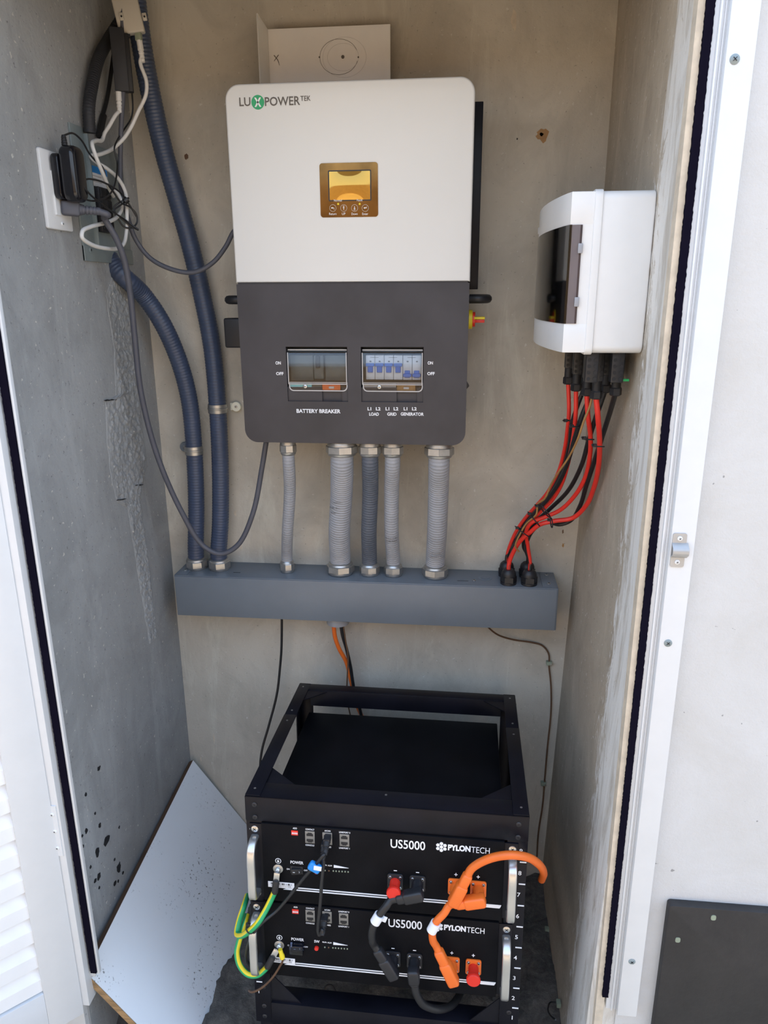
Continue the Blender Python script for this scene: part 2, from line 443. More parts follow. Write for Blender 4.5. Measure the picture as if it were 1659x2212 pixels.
# chips and old screw holes in the back wall
wb_ = bpy.data.objects['wall_back']
for px, py, w, h, mt_ in ((1172, 292, 24, 22, 'wire_tan'), (1170, 291, 7, 7, 'wire_brown'), (403, 338, 8, 11, 'wire_brown'), (1117, 300, 3, 4, 'black_rubber'), (1216, 1148, 4, 9, 'wire_brown'), (1216, 1178, 4, 10, 'wire_tan'), (1110, 45, 10, 40, 'render_edge'), (1284, 1025, 3, 4, 'black_rubber'), (1225, 1540, 3, 3, 'black_rubber'), (520, 1180, 9, 14, 'render_edge'), (508, 1108, 6, 14, 'render_edge'), (434, 1640, 3, 12, 'render_edge'), (462, 1595, 4, 26, 'render_edge')):
    c = W(px, py, y=0); sx_ = w*.0011/2; sz_ = h*.0011/2
    MB().prism([c+V((math.cos(k*.4833)*sx_*random.uniform(.55, 1.25), 0, math.sin(k*.4833)*sz_*random.uniform(.55, 1.25))) for k in range(13)], (0, -.0007, 0)).build('plaster_chip', mt_, wb_)
# rough unfinished patch of render on the left wall: real relief
from mathutils import noise
def border(tab, z):
    for (y0, z0), (y1, z1) in zip(tab, tab[1:]):
        if z0 >= z >= z1: return y0+(y1-y0)*((z0-z)/max(z0-z1, 1e-6))
    return tab[-1][0]
LB = [(-.150, 1.445), (-.199, 1.395), (-.189, 1.295), (-.203, 1.200), (-.250, 1.194), (-.264, 1.111), (-.263, 1.034), (-.250, .985), (-.205, .960), (-.19, .80), (-.17, .62)]
RB = [(-.120, 1.445), (-.067, 1.394), (-.067, 1.297), (-.092, 1.138), (-.085, 1.032), (-.120, .99), (-.140, .960), (-.13, .80), (-.13, .62)]
pt = MB(); NI, NJ = 80, 380; G = []
for j in range(NJ+1):
    z = 1.445-(1.445-.62)*j/NJ; a = border(LB, z); b = border(RB, z)
    for i in range(NI+1):
        t = i/NI; y = a+(b-a)*t+.004*noise.noise(V((z*40, t*3, 2)))
        n1 = noise.fractal(V((y*75, z*75, 0)), .55, 2.1, 6)
        h = (.0016+.0028*n1)*min(1, 9*min(t, 1-t)+.0)+(.0005 if 0 < i < NI else -.003)
        if j in (0, NJ): h = -.003
        G.append(pt.bm.verts.new((XL+h, y, z)))
for j in range(NJ):
    for i in range(NI):
        k = j*(NI+1)+i; pt.bm.faces.new([G[k], G[k+1], G[k+NI+2], G[k+NI+1]])
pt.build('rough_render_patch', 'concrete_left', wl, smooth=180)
for px, py, w, sl in ((238, 864, 24, -.10), (300, 1048, 16, -.2), (262, 1079, 18, -.2)):
    c = W(px, py, x=XL+.0022); L = abs(W(px+w, py, x=XL).y-c.y); P = []
    for k in range(9): P.append(c+V((0, L*(k/8-.5), sl*L*(k/8-.5)+random.uniform(-.0006, .0006)+(.0012 if 0 < k < 8 else 0))))
    for k in range(8, -1, -1): P.append(c+V((0, L*(k/8-.5), sl*L*(k/8-.5)+random.uniform(-.0010, .0002)-(.0008 if 0 < k < 8 else 0))))
    MB().prism(P, (.0012, 0, 0)).build('crack', 'black_rubber', wl)

# right door frame
fr = thing('trim_1', 'white metal door frame on the right with black brush seal', None); fr['kind'] = 'structure'; del fr['label']
def fbox(n, x0, x1, y0, y1, z0, z1, mat, bev=.001): return MB().b2((x0, y0, z0), (x1, y1, z1), bev).build(n, mat, fr)
fbox('plaster_edge', .262, .276, -.620, -.60, -.12, LINT, 'render_edge', 0)
fbox('frame_channel', .279, .300, -.622, -.585, .19, LINT, 'white_paint')
fbox('channel_rib', .2865, .2895, -.626, -.62, .19, LINT, 'white_paint')
fbox('channel_rib', .2925, .2945, -.624, -.62, .19, LINT, 'white_paint')
fbox('frame_flange', .2965, .3295, -.632, -.612, .188, LINT+.03, 'white_paint', .0015)
# brush seal with a ragged edge
def brush(parent, xa, xb, y0, y1, z0, z1):
    b = MB(); n = 620; L = []; R = []
    for i in range(n+1):
        z = z0+(z1-z0)*i/n; L.append((xa+random.uniform(-.0005, .0004), z)); R.append((xb+random.uniform(-.0004, .0005), z))
    rows = [[b.bm.verts.new(V(p)) for p in ((l[0], y1, l[1]), (l[0], y0, l[1]), (r_[0], y0, r_[1]), (r_[0], y1, r_[1]))] for l, r_ in zip(L, R)]
    for a, c in zip(rows, rows[1:]):
        for k in range(4): b.bm.faces.new([a[k], a[(k+1) % 4], c[(k+1) % 4], c[k]])
    b.bm.faces.new(rows[0]); b.bm.faces.new(rows[-1][::-1])
    return b.build('brush_seal', 'brush_black', parent, smooth=0)
brush(fr, .2705, .2805, -.625, -.60, .218, LINT)
for px, py in ((1587, 128), (1443, 1389), (1365, 2077)): screw(fr, W(px, py, y=-.632), (0, -1, 0), .0058, 'galv')
kc = W(1465, 1188, y=-.632)
k = MB().plate(kc, .019, .050, .0018, .003, EX, EZ).build('strike_plate', 'strike_steel', fr)
hp = [(-.011, 0), (-.0085, .0035), (-.005, .0085), (0, .0100), (.005, .0085), (.0085, .0035), (.011, 0)]
MB().prism([kc+V((-.010, -.0018-d, h)) for h, d in hp]+[kc+V((-.010, -.0018-max(0, d-.0018), h)) for h, d in hp[::-1]], (.022, 0, 0)).build('strike_loop', 'strike_steel', k)
for s_ in (-1, 1): screw(k, kc+V((0, -.0018, s_*.0175)), (0, -1, 0), .0035, 'plastic_white')
# left door frame
fr = thing('trim_2', 'white', None); fr['kind'] = 'structure'; del fr['label']
fbox('frame_lip', -.661, -.6565, -.624, -.616, .162, LINT, 'white_paint')
fbox('frame_body', -.712, -.668, -.620, -.606, .15, LINT, 'white_paint')
fbox('frame_face', -.712, -.676, -.640, -.612, .10, LINT, 'white_paint')
brush(fr, -.6725, -.661, -.627, -.612, .166, LINT)
hc = V((-.690, -.640, .50))
hg = MB().plate(hc, .020, .105, .0022, .004, EX, EZ, corners=(1, 0, 0, 1)).build('hinge_leaf', 'white_paint', fr)
for dz in (-.035, 0, .035): screw(hg, hc+V((.002, -.0022, dz)), (0, -1, 0), .0035, 'plastic_white')
# top frame above the opening
fr = thing('trim_3', 'white', None); fr['kind'] = 'structure'; del fr['label']
fbox('frame_head', -.712, .3295, -.632, -.60, LINT-.004, LINT+.03, 'white_paint')
# louvred door leaf, swung outwards
HP = V((-.688, -.642, 0)); AD = math.radians(225)
DD = V((math.cos(AD), math.sin(AD), 0)); DN = V((-DD.y, DD.x, 0))
if DN.dot(CAM-HP) < 0: DN = -DN
def WD(px, py):
    d = ray(px, py); t = (HP-CAM).dot(DN)/d.dot(DN); return CAM+d*t
s1 = (WD(95, 2150)-HP).dot(DD); zb = WD(180, 2190).z; zr = WD(95, 2147).z
door = thing('door_1', 'white', None, HP); door['kind'] = 'structure'; del door['label']
DW, DT, ZT = .62, .034, LINT-.02
def dbox(n, a0, a1, z0, z1, t0, t1, mat, bev=.001, par=None):
    c = HP+DD*((a0+a1)/2)+DN*((t0+t1)/2)+V((0, 0, (z0+z1)/2))
    R3 = Matrix((DD, DN, EZ)).transposed()
    return MB().box(c, (a1-a0, abs(t1-t0), z1-z0), bev, 2, R3).build(n, mat, par or door)
dbox('stile', 0, s1, zb, ZT, -DT, 0, 'white_paint'); dbox('stile', DW-s1, DW, zb, ZT, -DT, 0, 'white_paint')
dbox('rail', s1, DW-s1, zb, zr, -DT, 0, 'white_paint'); dbox('rail', s1, DW-s1, ZT-.08, ZT, -DT, 0, 'white_paint')
pitch = .0555; z = zr+.004; first = None
while z+pitch < ZT-.08:
    if first is None:
        prof = [(-.004, 0), (-.0045, .026), (-.019, .0545), (-.024, .0545), (-.010, .024), (-.0095, 0)]
        first = MB().prism([HP+DD*s1+DN*t+V((0, 0, z+h)) for t, h in prof], DD*(DW-2*s1)).build('slat', 'slat_cream', door, smooth=20); zf0 = z
    else:
        c = first.copy(); COL.objects.link(c); c.location = (0, 0, z-zf0)
    z += pitch
# black slate plate on the outside wall
pl = thing('slate_plate', 'black square plate fixed on the white outside wall, lower right', 'wall plate', (.37, YF, 0))
a = W(1452, 1957, y=-.628); x0 = a.x-.004; z1 = a.z
MB().plate(V((x0+.16, YF, z1-.16)), .32, .32, .016, .006, EX, EZ, bev=.0015).build('plate', 'black_slate', pl)
for px, py in ((1541, 1982), (1464, 2030)):
    MB().plate(W(px, py, y=-.628), .008, .010, .001, .003, EX, EZ).build('fixing_cap', 'led_dim', pl)

# ------------------------------------------------------------------ wireway tray
TZ0, TZ1, TY = .665, .767, -.102
tx0, tx1 = -.661, .2245
tr = thing('wireway', 'long grey steel wiring trough mounted on the back wall below the inverter', 'wiring trough', (tx0, 0, TZ0))
MB().b2((tx0, TY+.0025, TZ0), (tx1, 0, TZ1), .0015).build('body', 'grey_paint', tr)
MB().b2((tx0+.002, TY, TZ0+.001), (tx1-.003, TY+.0022, TZ1-.002), .0008).build('front_cover', 'grey_paint', tr)
MB().b2((tx1-.034, -.094, TZ1), (tx1-.004, -.006, TZ1+.0012), .0005).build('end_flange', 'grey_paint', tr)
MB().b2((tx0+.004, -.094, TZ1), (tx0+.030, -.006, TZ1+.0012), .0005).build('end_flange', 'grey_paint', tr)
for x, y in ((tx1-.019, -.022), (tx1-.019, -.075), (tx0+.017, -.03), (tx0+.017, -.07)): screw(tr, (x, y, TZ1+.0012), (0, 0, 1), .0042, 'zinc')
screw(tr, W(1024, 1254, z=TZ1), (0, 0, 1), .004, 'steel')
kp = W(1048, 1248, z=TZ1)
MB().lathe(kp-V((0, 0, .0003)), EZ, [(.0165, 0), (.0165, .0008), (.015, .0012)], 28).build('knockout', 'grey_paint', tr)
MB().lathe(kp, EZ, [(.011, .001), (.011, .0018), (.0095, .0021)], 24).build('knockout', 'grey_paint', tr)
for c, l in ((W(515, 1237, z=TZ1), .012), (W(1005, 1255, z=TZ1), .018)):
    MB().b2(c-V((l, .0006, 0)), c+V((l*.4, .0006, .0006))).build('paint_chip', 'black_rubber', tr)
glands = [(.115, -.078), (.161, -.078), (.113, -.030), (.160, -.030)]
def gland(par, o, ax, r, h, name='cable_gland'):
    o, ax = V(o), V(ax).normalized()
    g = MB().lathe(o, ax, [(r*1.10, 0), (r*1.10, h*.16)], 24).build(name, 'black_plastic', par)
    MB().lathe(o+ax*(h*.16), ax, [(r*1.12, 0), (r*1.12, h*.38)], 6).build('hex_nut', 'black_plastic', g, smooth=20)
    MB().lathe(o+ax*(h*.54), ax, [(r*.98, 0), (r*1.0, h*.14), (r*.88, h*.34), (r*.62, h*.46), (r*.5, h*.46)], 24).build('dome_cap', 'black_plastic', g)
    return g
for x, y in glands: gland(tr, (x, y, TZ1), (0, 0, 1), .0165, .034)
# below the trough
gc = W(609, 1336, y=-.06); gc.z = TZ0
MB().lathe(gc, (0, 0, -1), [(.017, 0), (.017, .004), (.0125, .010), (.006, .013)], 22).build('grommet', 'black_rubber', tr)
g2 = W(1044, 1358, y=-.06); g2.z = TZ0
MB().lathe(g2, (0, 0, -1), [(.011, 0), (.011, .003), (.008, .007), (.003, .009)], 20).build('grommet', 'black_rubber', tr)
sc = W(730, 1345, y=-.055); sc.z = TZ0
st = MB(); n = 28
rg = []
for r_, h in ((.0268, 0), (.0268, -.024), (.022, -.024), (.022, 0)):
    rg.append([st.bm.verts.new(sc+V((r_*math.cos(6.2832*i/n), r_*math.sin(6.2832*i/n), h))) for i in range(n)])
for k in range(3):
    for i in range(n): st.bm.faces.new([rg[k][i], rg[k][(i+1) % n], rg[k+1][(i+1) % n], rg[k+1][i]])
st.build('pipe_stub', 'conduit_grey', tr)

# ------------------------------------------------------------------ inverter
IX0, IX1, IZ0, IZ1, IY = -.4375, .0095, 1.108, 1.757, -.2055
ISE = 1.417
inv = thing('inverter', 'large wall inverter, white upper cover over black lower cover', 'inverter', ((IX0+IX1)/2, 0, IZ0))
def IP(px, py, off=0): return W(px, py, y=IY-off)
w_ = IX1-IX0
MB().prism([V(((IX0+IX1)/2+x, IY, (ISE+.001+IZ1)/2+z)) for x, z in rrect(w_, IZ1-ISE-.001, .026, 8, (0, 0, 1, 1))], (0, .125, 0), .004, 3).build('upper_cover', 'white_cover', inv)
# black chassis with heat sink behind
ch = MB().b2((IX0+.02, -.082, IZ0+.03), (IX1-.012, 0, IZ1-.03), .003).build('chassis', 'black_metal', inv)
MB().b2((IX1-.014, -.100, W(1030, 625, y=-.09).z), (IX1+.0165, -.070, W(1030, 222, y=-.09).z), .001).build('side_rail', 'black_metal', inv)
MB().b2((IX0-.0165+.004, -.100, 1.40), (IX0+.014, -.070, 1.735), .001).build('side_rail', 'black_metal', inv)
for i in range(14):
    MB().b2((IX0+.035+i*.030, -.07, IZ1-.032), (IX0+.039+i*.030, -.012, IZ1-.012)).build('heat_sink_fin', 'black_metal', inv)
# lower cover with two window openings
wins = [(IP(617, 749), IP(752, 868)), (IP(779, 749), IP(914, 868))]
zt, zb_ = wins[0][0].z, wins[0][1].z
lc = MB(); xs = [IX0+.001, wins[0][0].x, wins[0][1].x, wins[1][0].x, wins[1][1].x, IX1-.001]; dp = .125
cxm = (xs[0]+xs[-1])/2
lc.prism([V((cxm+x, IY, (zb_+IZ0)/2+z)) for x, z in rrect(xs[-1]-xs[0], zb_-IZ0, .026, 8, (1, 1, 0, 0))], (0, dp, 0))
lc.b2((xs[0], IY, zt), (xs[-1], IY+dp, ISE-.0015))
for a, b in ((0, 1), (2, 3), (4, 5)): lc.b2((xs[a], IY, zb_), (xs[b], IY+dp, zt))
bmesh.ops.remove_doubles(lc.bm, verts=lc.bm.verts, dist=1e-5)
low = lc.build('lower_cover', 'black_cover', inv, smooth=25)
MB().b2((IX0+.004, IY+.0004, ISE-.003), (IX1-.004, IY+.004, ISE+.0016)).build('seam_strip', 'black_plastic', inv)
# windows
for k, (a, b) in enumerate(wins):
    wx0, wx1 = a.x, b.x; zw = zt-(zt-zb_)*.66; ww = wx1-wx0
    win = MB().b2((wx0-.002, IY+.034, zb_-.002), (wx1+.002, IY+.04, zt+.002)).build('breaker_window', 'black_plastic', inv)
    MB().b2((wx0, IY+.004, zb_), (wx0+ww*.57, IY+.03, zb_+.028)).build('sill_block', 'black_cover', win)
    MB().b2((wx0+ww*.90, IY+.004, zb_), (wx1, IY+.03, zb_+.028)).build('sill_block', 'black_cover', win)
    MB().b2((wx0+ww*.57, IY+.009, zb_), (wx0+ww*.90, IY+.03, zb_+.022)).build('sill_block', 'black_cover', win)
    zl0 = zb_+.022; zl1 = zw
    if k == 0:
        MB().b2((wx0+.003, IY+.024, zw+.002), (wx0+ww*.40, IY+.036, zt-.018), .001).build('breaker', 'breaker_grey', win)
        br = MB().b2((wx0+ww*.42, IY+.018, zw+.006), (wx0+ww*.58, IY+.034, zt-.018), .001).build('breaker', 'breaker_grey', win)
        MB().b2((wx0+ww*.46, IY+.011, zw+.028), (wx0+ww*.53, IY+.019, zw+.052), .002).build('toggle', 'black_plastic', br)
        MB().b2((wx0+ww*.60, IY+.024, zw+.002), (wx1-.003, IY+.036, zt-.018), .001).build('breaker', 'breaker_grey', win)
        MB().b2((wx0+.004, IY+.0044, zl0+.002), (wx0+ww*.40, IY+.011, zl1), .001).build('latch_strip', 'teal_plastic', win)
        MB().b2((wx0+ww*.40, IY+.007, zl0+.002), (wx0+ww*.56, IY+.011, zl1), .001).build('latch_strip', 'breaker_grey', win)
        tab = MB().b2((wx0+ww*.57, IY+.005, zl0), (wx0+ww*.87, IY+.011, zl1), .001).build('latch_tab', 'orange_plastic', win)
    else:
        n = 6; bw = ww*.90/n
        bx = wx0+ww*.06
        for i in range(n):
            br = MB().b2((bx+bw*i+.0004, IY+.016, zw+.006), (bx+bw*(i+1)-.0004, IY+.034, zt-.017), .0008).build('breaker', 'breaker_white', win)
            up = i < 4; zc = zw+(.028 if up else .018)
            MB().b2((bx+bw*i+.001, IY+.010, zc+(.004 if up else -.006)), (bx+bw*(i+1)-.001, IY+.017, zc+(.010 if up else 0)), .001).build('toggle', 'blue_toggle', br)
            MB().b2((bx+bw*i+.004, IY+.0125, zc-.008), (bx+bw*(i+1)-.004, IY+.017, zc+.006), .001).build('toggle', 'blue_toggle', br)
            MB().b2((bx+bw*i+bw*.42, IY+.0155, zt-.030), (bx+bw*i+bw*.62, IY+.0165, zt-.0275)).build('indicator', 'grey_print', br)
            if i % 2 == 0: MB().b2((bx+bw*i+bw*.5, IY+.0155, zt-.0215), (bx+bw*(i+1)+bw*.4, IY+.0162, zt-.0208)).build('print_line', 'grey_print', br)
        MB().b2((wx0+.004, IY+.007, zl0+.002), (wx0+ww*.56, IY+.011, zl1), .001).build('latch_strip', 'light_line', win)
        tab = MB().b2((wx0+ww*.57, IY+.005, zl0), (wx0+ww*.87, IY+.011, zl1), .001).build('latch_tab', 'wire_tan', win)
    MB().b2((wx0+ww*.68, IY+.0035, zl0+.003), (wx0+ww*.77, IY+.006, zl0+.0075), .001).build('tab_grip', 'light_line', win)
    screw(win, (wx0+ww*.29, IY+.0046, (zl0+zl1)/2), (0, -1, 0), .0045, 'steel')
    # hinged clear cover, standing proud, with a rolled top
    yc0 = IY+.002
    cv = MB(); pr_ = [(yc0+.020, zt-.004), (yc0+.010, zt-.005), (yc0+.003, zt-.009), (yc0, zt-.016), (yc0, zw-.001), (yc0+.0012, zw-.001), (yc0+.0012, zt-.0155), (yc0+.004, zt-.0102), (yc0+.0105, zt-.0063), (yc0+.020, zt-.0053)]
    cv.prism([V((wx0+.002, y, z)) for y, z in pr_], (ww-.004, 0, 0)); cv.build('clear_cover', 'clear_plastic', win, smooth=50)
    rim = MB()
    for x in (wx0+.0016, wx1-.0036): rim.b2((x, yc0-.0004, zw-.002), (x+.002, yc0+.0018, zt-.011), .0006)
    rim.b2((wx0+.002, yc0-.0004, zw-.003), (wx1-.002, yc0+.0018, zw-.0012), .0006); rim.b2((wx0+.002, yc0+.005, zt-.0075), (wx1-.002, yc0+.008, zt-.005), .0006)
    rim.build('cover_rim', 'light_line', win)
    fl = MB().prism([V(((wx0+wx1)/2+.001+x, IY+.0032, (zl0+zl1)/2+z)) for x, z in rrect(ww-.006, zl1-zl0+.002, .008, 5, (1, 1, 0, 0))], (0, .001, 0)).build('clear_flap', 'clear_plastic', win)
    ot = rrect(ww-.004, zl1-zl0+.004, .009, 5, (1, 1, 0, 0)); it = rrect(ww-.008, zl1-zl0, .0075, 5, (1, 1, 0, 0))
    fb_ = MB(); m_ = (wx0+wx1)/2+.001; zc_ = (zl0+zl1)/2
    vo = [fb_.bm.verts.new((m_+x, IY+.0026, zc_+z)) for x, z in ot]; vi = [fb_.bm.verts.new((m_+x, IY+.0026, zc_+z)) for x, z in it]
    for i in range(len(vo)): fb_.bm.faces.new([vo[i], vo[(i+1) % len(vo)], vi[(i+1) % len(vo)], vi[i]])
    fb_.build('flap_rim', 'light_line', win, smooth=0)
# text on the lower cover
def itext(s, px, py, wpx, hpx, mat='white_print', bold=.0, par=None, name='lettering'):
    c = IP(px, py, .0003); w = IP(px+wpx/2, py).x-IP(px-wpx/2, py).x; h = IP(px, py-hpx/2).z-IP(px, py+hpx/2).z
    return letters(par or low, s, c, w, h, EX, EZ, mat, bold, name)
itext('BATTERY BREAKER', 688, 888, 95, 8.5, bold=.03)
itext('LOAD', 808, 894.5, 21, 7, bold=.03); itext('GRID', 846.5, 894.5, 20, 7, bold=.03); itext('GENERATOR', 890.5, 894.5, 50, 7, bold=.03)
for i, px in enumerate((798, 817, 837, 855.5, 876, 895)): itext('L1' if i % 2 == 0 else 'L2', px, 883, 8 if i % 2 == 0 else 10, 7, bold=.03)
for px in (601, 929.5): itext('on' if 0 else 'ON', px, 784, 11.5, 7, bold=.03)
for px in (604.5, 931): itext('OFF', px, 807, 16, 7, bold=.03)
upc = bpy.data.objects['upper_cover']
# logo
itext('LU', 529, 220, 24, 19, 'grey_print', .012, upc); itext('POWER', 610, 218.5, 76, 19.5, 'grey_print', .012, upc); itext('TEK', 660, 212.5, 22, 11, 'grey_print', .01, upc)
lgc = IP(557, 221)
MB().lathe(lgc, (0, -1, 0), [(.0118, 0), (.0118, .0004)], 32).build('logo_disc', 'green_print', upc)
for d in (-1, 1):
    q = [(-.0062, .0075), (-.0030, .0075), (.0062, -.0075), (.0030, -.0075)] if d > 0 else [(.0030, .0075), (.0062, .0075), (-.0030, -.0075), (-.0062, -.0075)]
    MB().prism([lgc+V((x, -.0004, z)) for x, z in q], (0, -.0003, 0)).build('logo_stroke', 'white_print', upc, smooth=0)
# display
da, db = IP(690, 353), IP(817, 468); dc = (da+db)/2; dw, dh = db.x-da.x, da.z-db.z
disp = MB().plate(dc, dw, dh, .0012, .005, EX, EZ).build('display_panel', 'display_film', inv)
la, lb = IP(711, 371), IP(800, 431); lcx = (la+lb)/2; lw, lh = (lb.x-la.x), (la.z-lb.z)
pil = MB(); n = 24; g = []
for j in range(n+1):
    for i in range(n+1):
        u, v = i/n*2-1, j/n*2-1; bl = (1-u**4)*(1-v**4)
        g.append(pil.bm.verts.new((lcx.x+u*lw/2, IY-.0013+.0030*bl**.7*.8-.0006, lcx.z+v*lh/2)))
for j in range(n):
    for i in range(n):
        k = j*(n+1)+i; pil.bm.faces.new([g[k], g[k+1], g[k+n+2], g[k+n+1]])
for v in pil.bm.verts: v.co.y = IY-.0014-.0045*((1-((v.co.x-lcx.x)/(lw/2))**2)*(1-((v.co.z-lcx.z)/(lh/2))**2))
pil.build('screen', 'display_lcd', disp, smooth=180)
fm = MB(); ot = rrect(lw+.004, lh+.004, .002, 3); it = rrect(lw, lh, .001, 3)
vo = [fm.bm.verts.new((lcx.x+x, IY-.0015, lcx.z+z)) for x, z in ot]; vi = [fm.bm.verts.new((lcx.x+x, IY-.0015, lcx.z+z)) for x, z in it]
for i in range(len(vo)): fm.bm.faces.new([vo[i], vo[(i+1) % len(vo)], vi[(i+1) % len(vo)], vi[i]])
fm.build('screen_frame', 'black_plastic', disp, smooth=0)
def dtext(s, px, py, wpx, hpx, bold=0): 
    c = IP(px, py, .0014); w = IP(px+wpx/2, py).x-IP(px-wpx/2, py).x; h = IP(px, py-hpx/2).z-IP(px, py+hpx/2).z
    letters(disp, s, c, w, h, EX, EZ, 'white_print', bold)
dtext('Normal', 730, 433, 17, 4.5); dtext('Fault', 777, 432.5, 12, 4.5)
for px, lab, wp in ((719, 'Return', 16), (742.5, 'UP', 7.5), (766, 'Down', 13.5), (789, 'Enter', 13)):
    c = IP(px, 449.5, .0013); bt = MB().lathe(c, (0, -1, 0), [(.0062, 0), (.0062, .0002)], 24).build('button_ring', 'light_line', disp)
    MB().lathe(c-V((0, .0001, 0)), (0, -1, 0), [(.0056, 0), (.0056, .0003)], 24).build('button_face', 'display_film', bt)
    dtext(lab, px, 462, wp, 5)
    ar = MB()
    if lab in ('UP', 'Down'):
        s_ = 1 if lab == 'UP' else -1
        ar.prism([c+V((x, -.0006, z*s_)) for x, z in ((-.0005, -.003), (.0005, -.003), (.0005, .0005), (.0018, .0005), (0, .0026), (-.0018, .0005), (-.0005, .0005))], (0, -.0001, 0))
        ar.prism([c+V((x, -.0006, z*s_)) for x, z in ((-.0018, .0032), (.0018, .0032), (.0018, .0038), (-.0018, .0038))], (0, -.0001, 0))
    else:
        ar.prism([c+V((x, -.0006, z)) for x, z in ((-.003, .0002), (-.0010, .0020), (-.0010, .0008), (.0026, .0008), (.0026, -.0004), (-.0010, -.0004), (-.0010, -.0016))], (0, -.0001, 0))
        ar.prism([c+V((x, -.0006, z)) for x, z in ((.0018, .0008), (.0026, .0008), (.0026, .0024), (.0018, .0024))] if lab == 'Enter' else [c+V((x, -.0006, z)) for x, z in ((.0018, -.0026), (.0026, -.0026), (.0026, .0008), (.0018, .0008))], (0, -.0001, 0))
    ar.build('button_symbol', 'white_print', bt, smooth=0)
for px in (730.5, 777): MB().ball(IP(px, 440.5, .0012), .0019, (1, .3, 1)).build('indicator_light', 'yellow', disp)
# side handles, wireless module, isolator switch
def handle(x0, sgn):
    c = V((x0, -.105, 1.386)); P = [c+V((0, -.018, 0)), c+V((sgn*.020, -.020, 0)), c+V((sgn*.034, -.010, 0)), c+V((sgn*.036, .004, 0)), c+V((sgn*.034, .020, 0)), c+V((sgn*.016, .028, 0)), c+V((0, .028, 0))]
    b = MB(); b.tube(spline(P, 4), .0088, 10); b.build('handle', 'black_plastic', inv)
handle(IX1+.0005, 1); handle(IX0-.010, -1)
# plate-like left grip seen edge on
MB().b2((IX0-.056, -.125, 1.290), (IX0+.002, -.095, 1.350), .004, 3).build('wireless_module', 'black_plastic', inv)
sw = W(1014, 690, y=-.12); sw.x = IX1
swb = MB().lathe(sw, (1, 0, 0), [(.0185, 0), (.0185, .006), (.0165, .0075)], 28).build('isolator_switch', 'yellow', inv)
MB().lathe(sw+V((.0075, 0, 0)), (1, 0, 0), [(.0145, 0), (.0145, .005)], 24).build('switch_collar', 'red_cap', swb)
MB().b2(sw+V((.012, -.0145, -.006)), sw+V((.031, .0145, .000)), .001).build('switch_knob', 'red_cap', swb)
MB().b2(sw+V((.010, -.0150, .0004)), sw+V((.0315, .0150, .0054)), .001).build('switch_knob', 'yellow', swb)
tbx = IP(1013, 837); MB().prism([V((IX1-.001, IY+.02, tbx.z+.008)), V((IX1+.004, IY+.02, tbx.z)), V((IX1-.001, IY+.02, tbx.z-.006))], (0, .02, 0)).build('side_catch', 'black_plastic', inv)

# ------------------------------------------------------------------ folded card on top
yb = -.035
A = [W(578, 57, y=yb), W(843, 58, y=yb), W(841, 150, y=yb), W(572, 150, y=yb)]
zt_ = (A[0].z+A[1].z)/2; xL, xR = A[0].x, A[1].x
cdv = thing('folded_card', 'white printed card with a bent left flap standing on top of the inverter', 'card', ((xL+xR)/2, yb, IZ1))
zb0 = IZ1-.03
MB().b2((xL, yb, zb0), (xR, yb+.004, zt_), .0004).build('back_panel', 'card', cdv)
ft = W(556, 28, y=yb-.045)
MB().prism([V((xL, yb+.002, zb0)), V((ft.x, yb-.045, zb0)), V((ft.x, yb-.045, ft.z)), V((xL, yb+.002, zt_))], V((-.47, .43, 0)).normalized()*.004).build('flap', 'card_edge', cdv)
bp = [o for o in cdv.children if o.name.startswith('back_panel')][0]
def ring(c, rx, rz, w, mat, ph0=0, ph1=360):
    b = MB(); n = 56; P = []
    for i in range(n+1):
        a = math.radians(ph0+(ph1-ph0)*i/n); P.append((math.cos(a), math.sin(a)))
    vo = [b.bm.verts.new(c+V((rx*x, 0, rz*z))) for x, z in P]; vi = [b.bm.verts.new(c+V(((rx-w)*x, 0, (rz-w)*z))) for x, z in P]
    for i in range(n): b.bm.faces.new([vo[i], vo[i+1], vi[i+1], vi[i]])
    b.build('printed_ring', mat, bp, smooth=0)
def CP(px, py): return W(px, py, y=yb-.0005)
ring(CP(732, 123), .038, .031, .0007, 'grey_print', 20, 345); ring(CP(744, 124), .043, .035, .0004, 'light_line'); ring(CP(741, 123.5), .031, .024, .0004, 'light_line')
for px, py, r in ((740.5, 123, .0032), (690, 123.5, .0016), (774, 123.5, .0016)): MB().lathe(CP(px, py), (0, -1, 0), [(r, 0), (r, .0002)], 18).build('printed_dot', 'grey_print', bp)
xm = CP(597, 126)
for q in ([(-.0052, .0052), (-.0040, .0060), (.0035, -.0030), (.0062, -.0125), (.0055, -.0125), (.0022, -.0036)], [(.0040, .0062), (.0054, .0056), (-.0044, -.0050), (-.0052, -.0044)]):
    MB().prism([xm+V((x, 0, z)) for x, z in q], (0, -.0002, 0)).build('printed_mark', 'grey_print', bp, smooth=0)

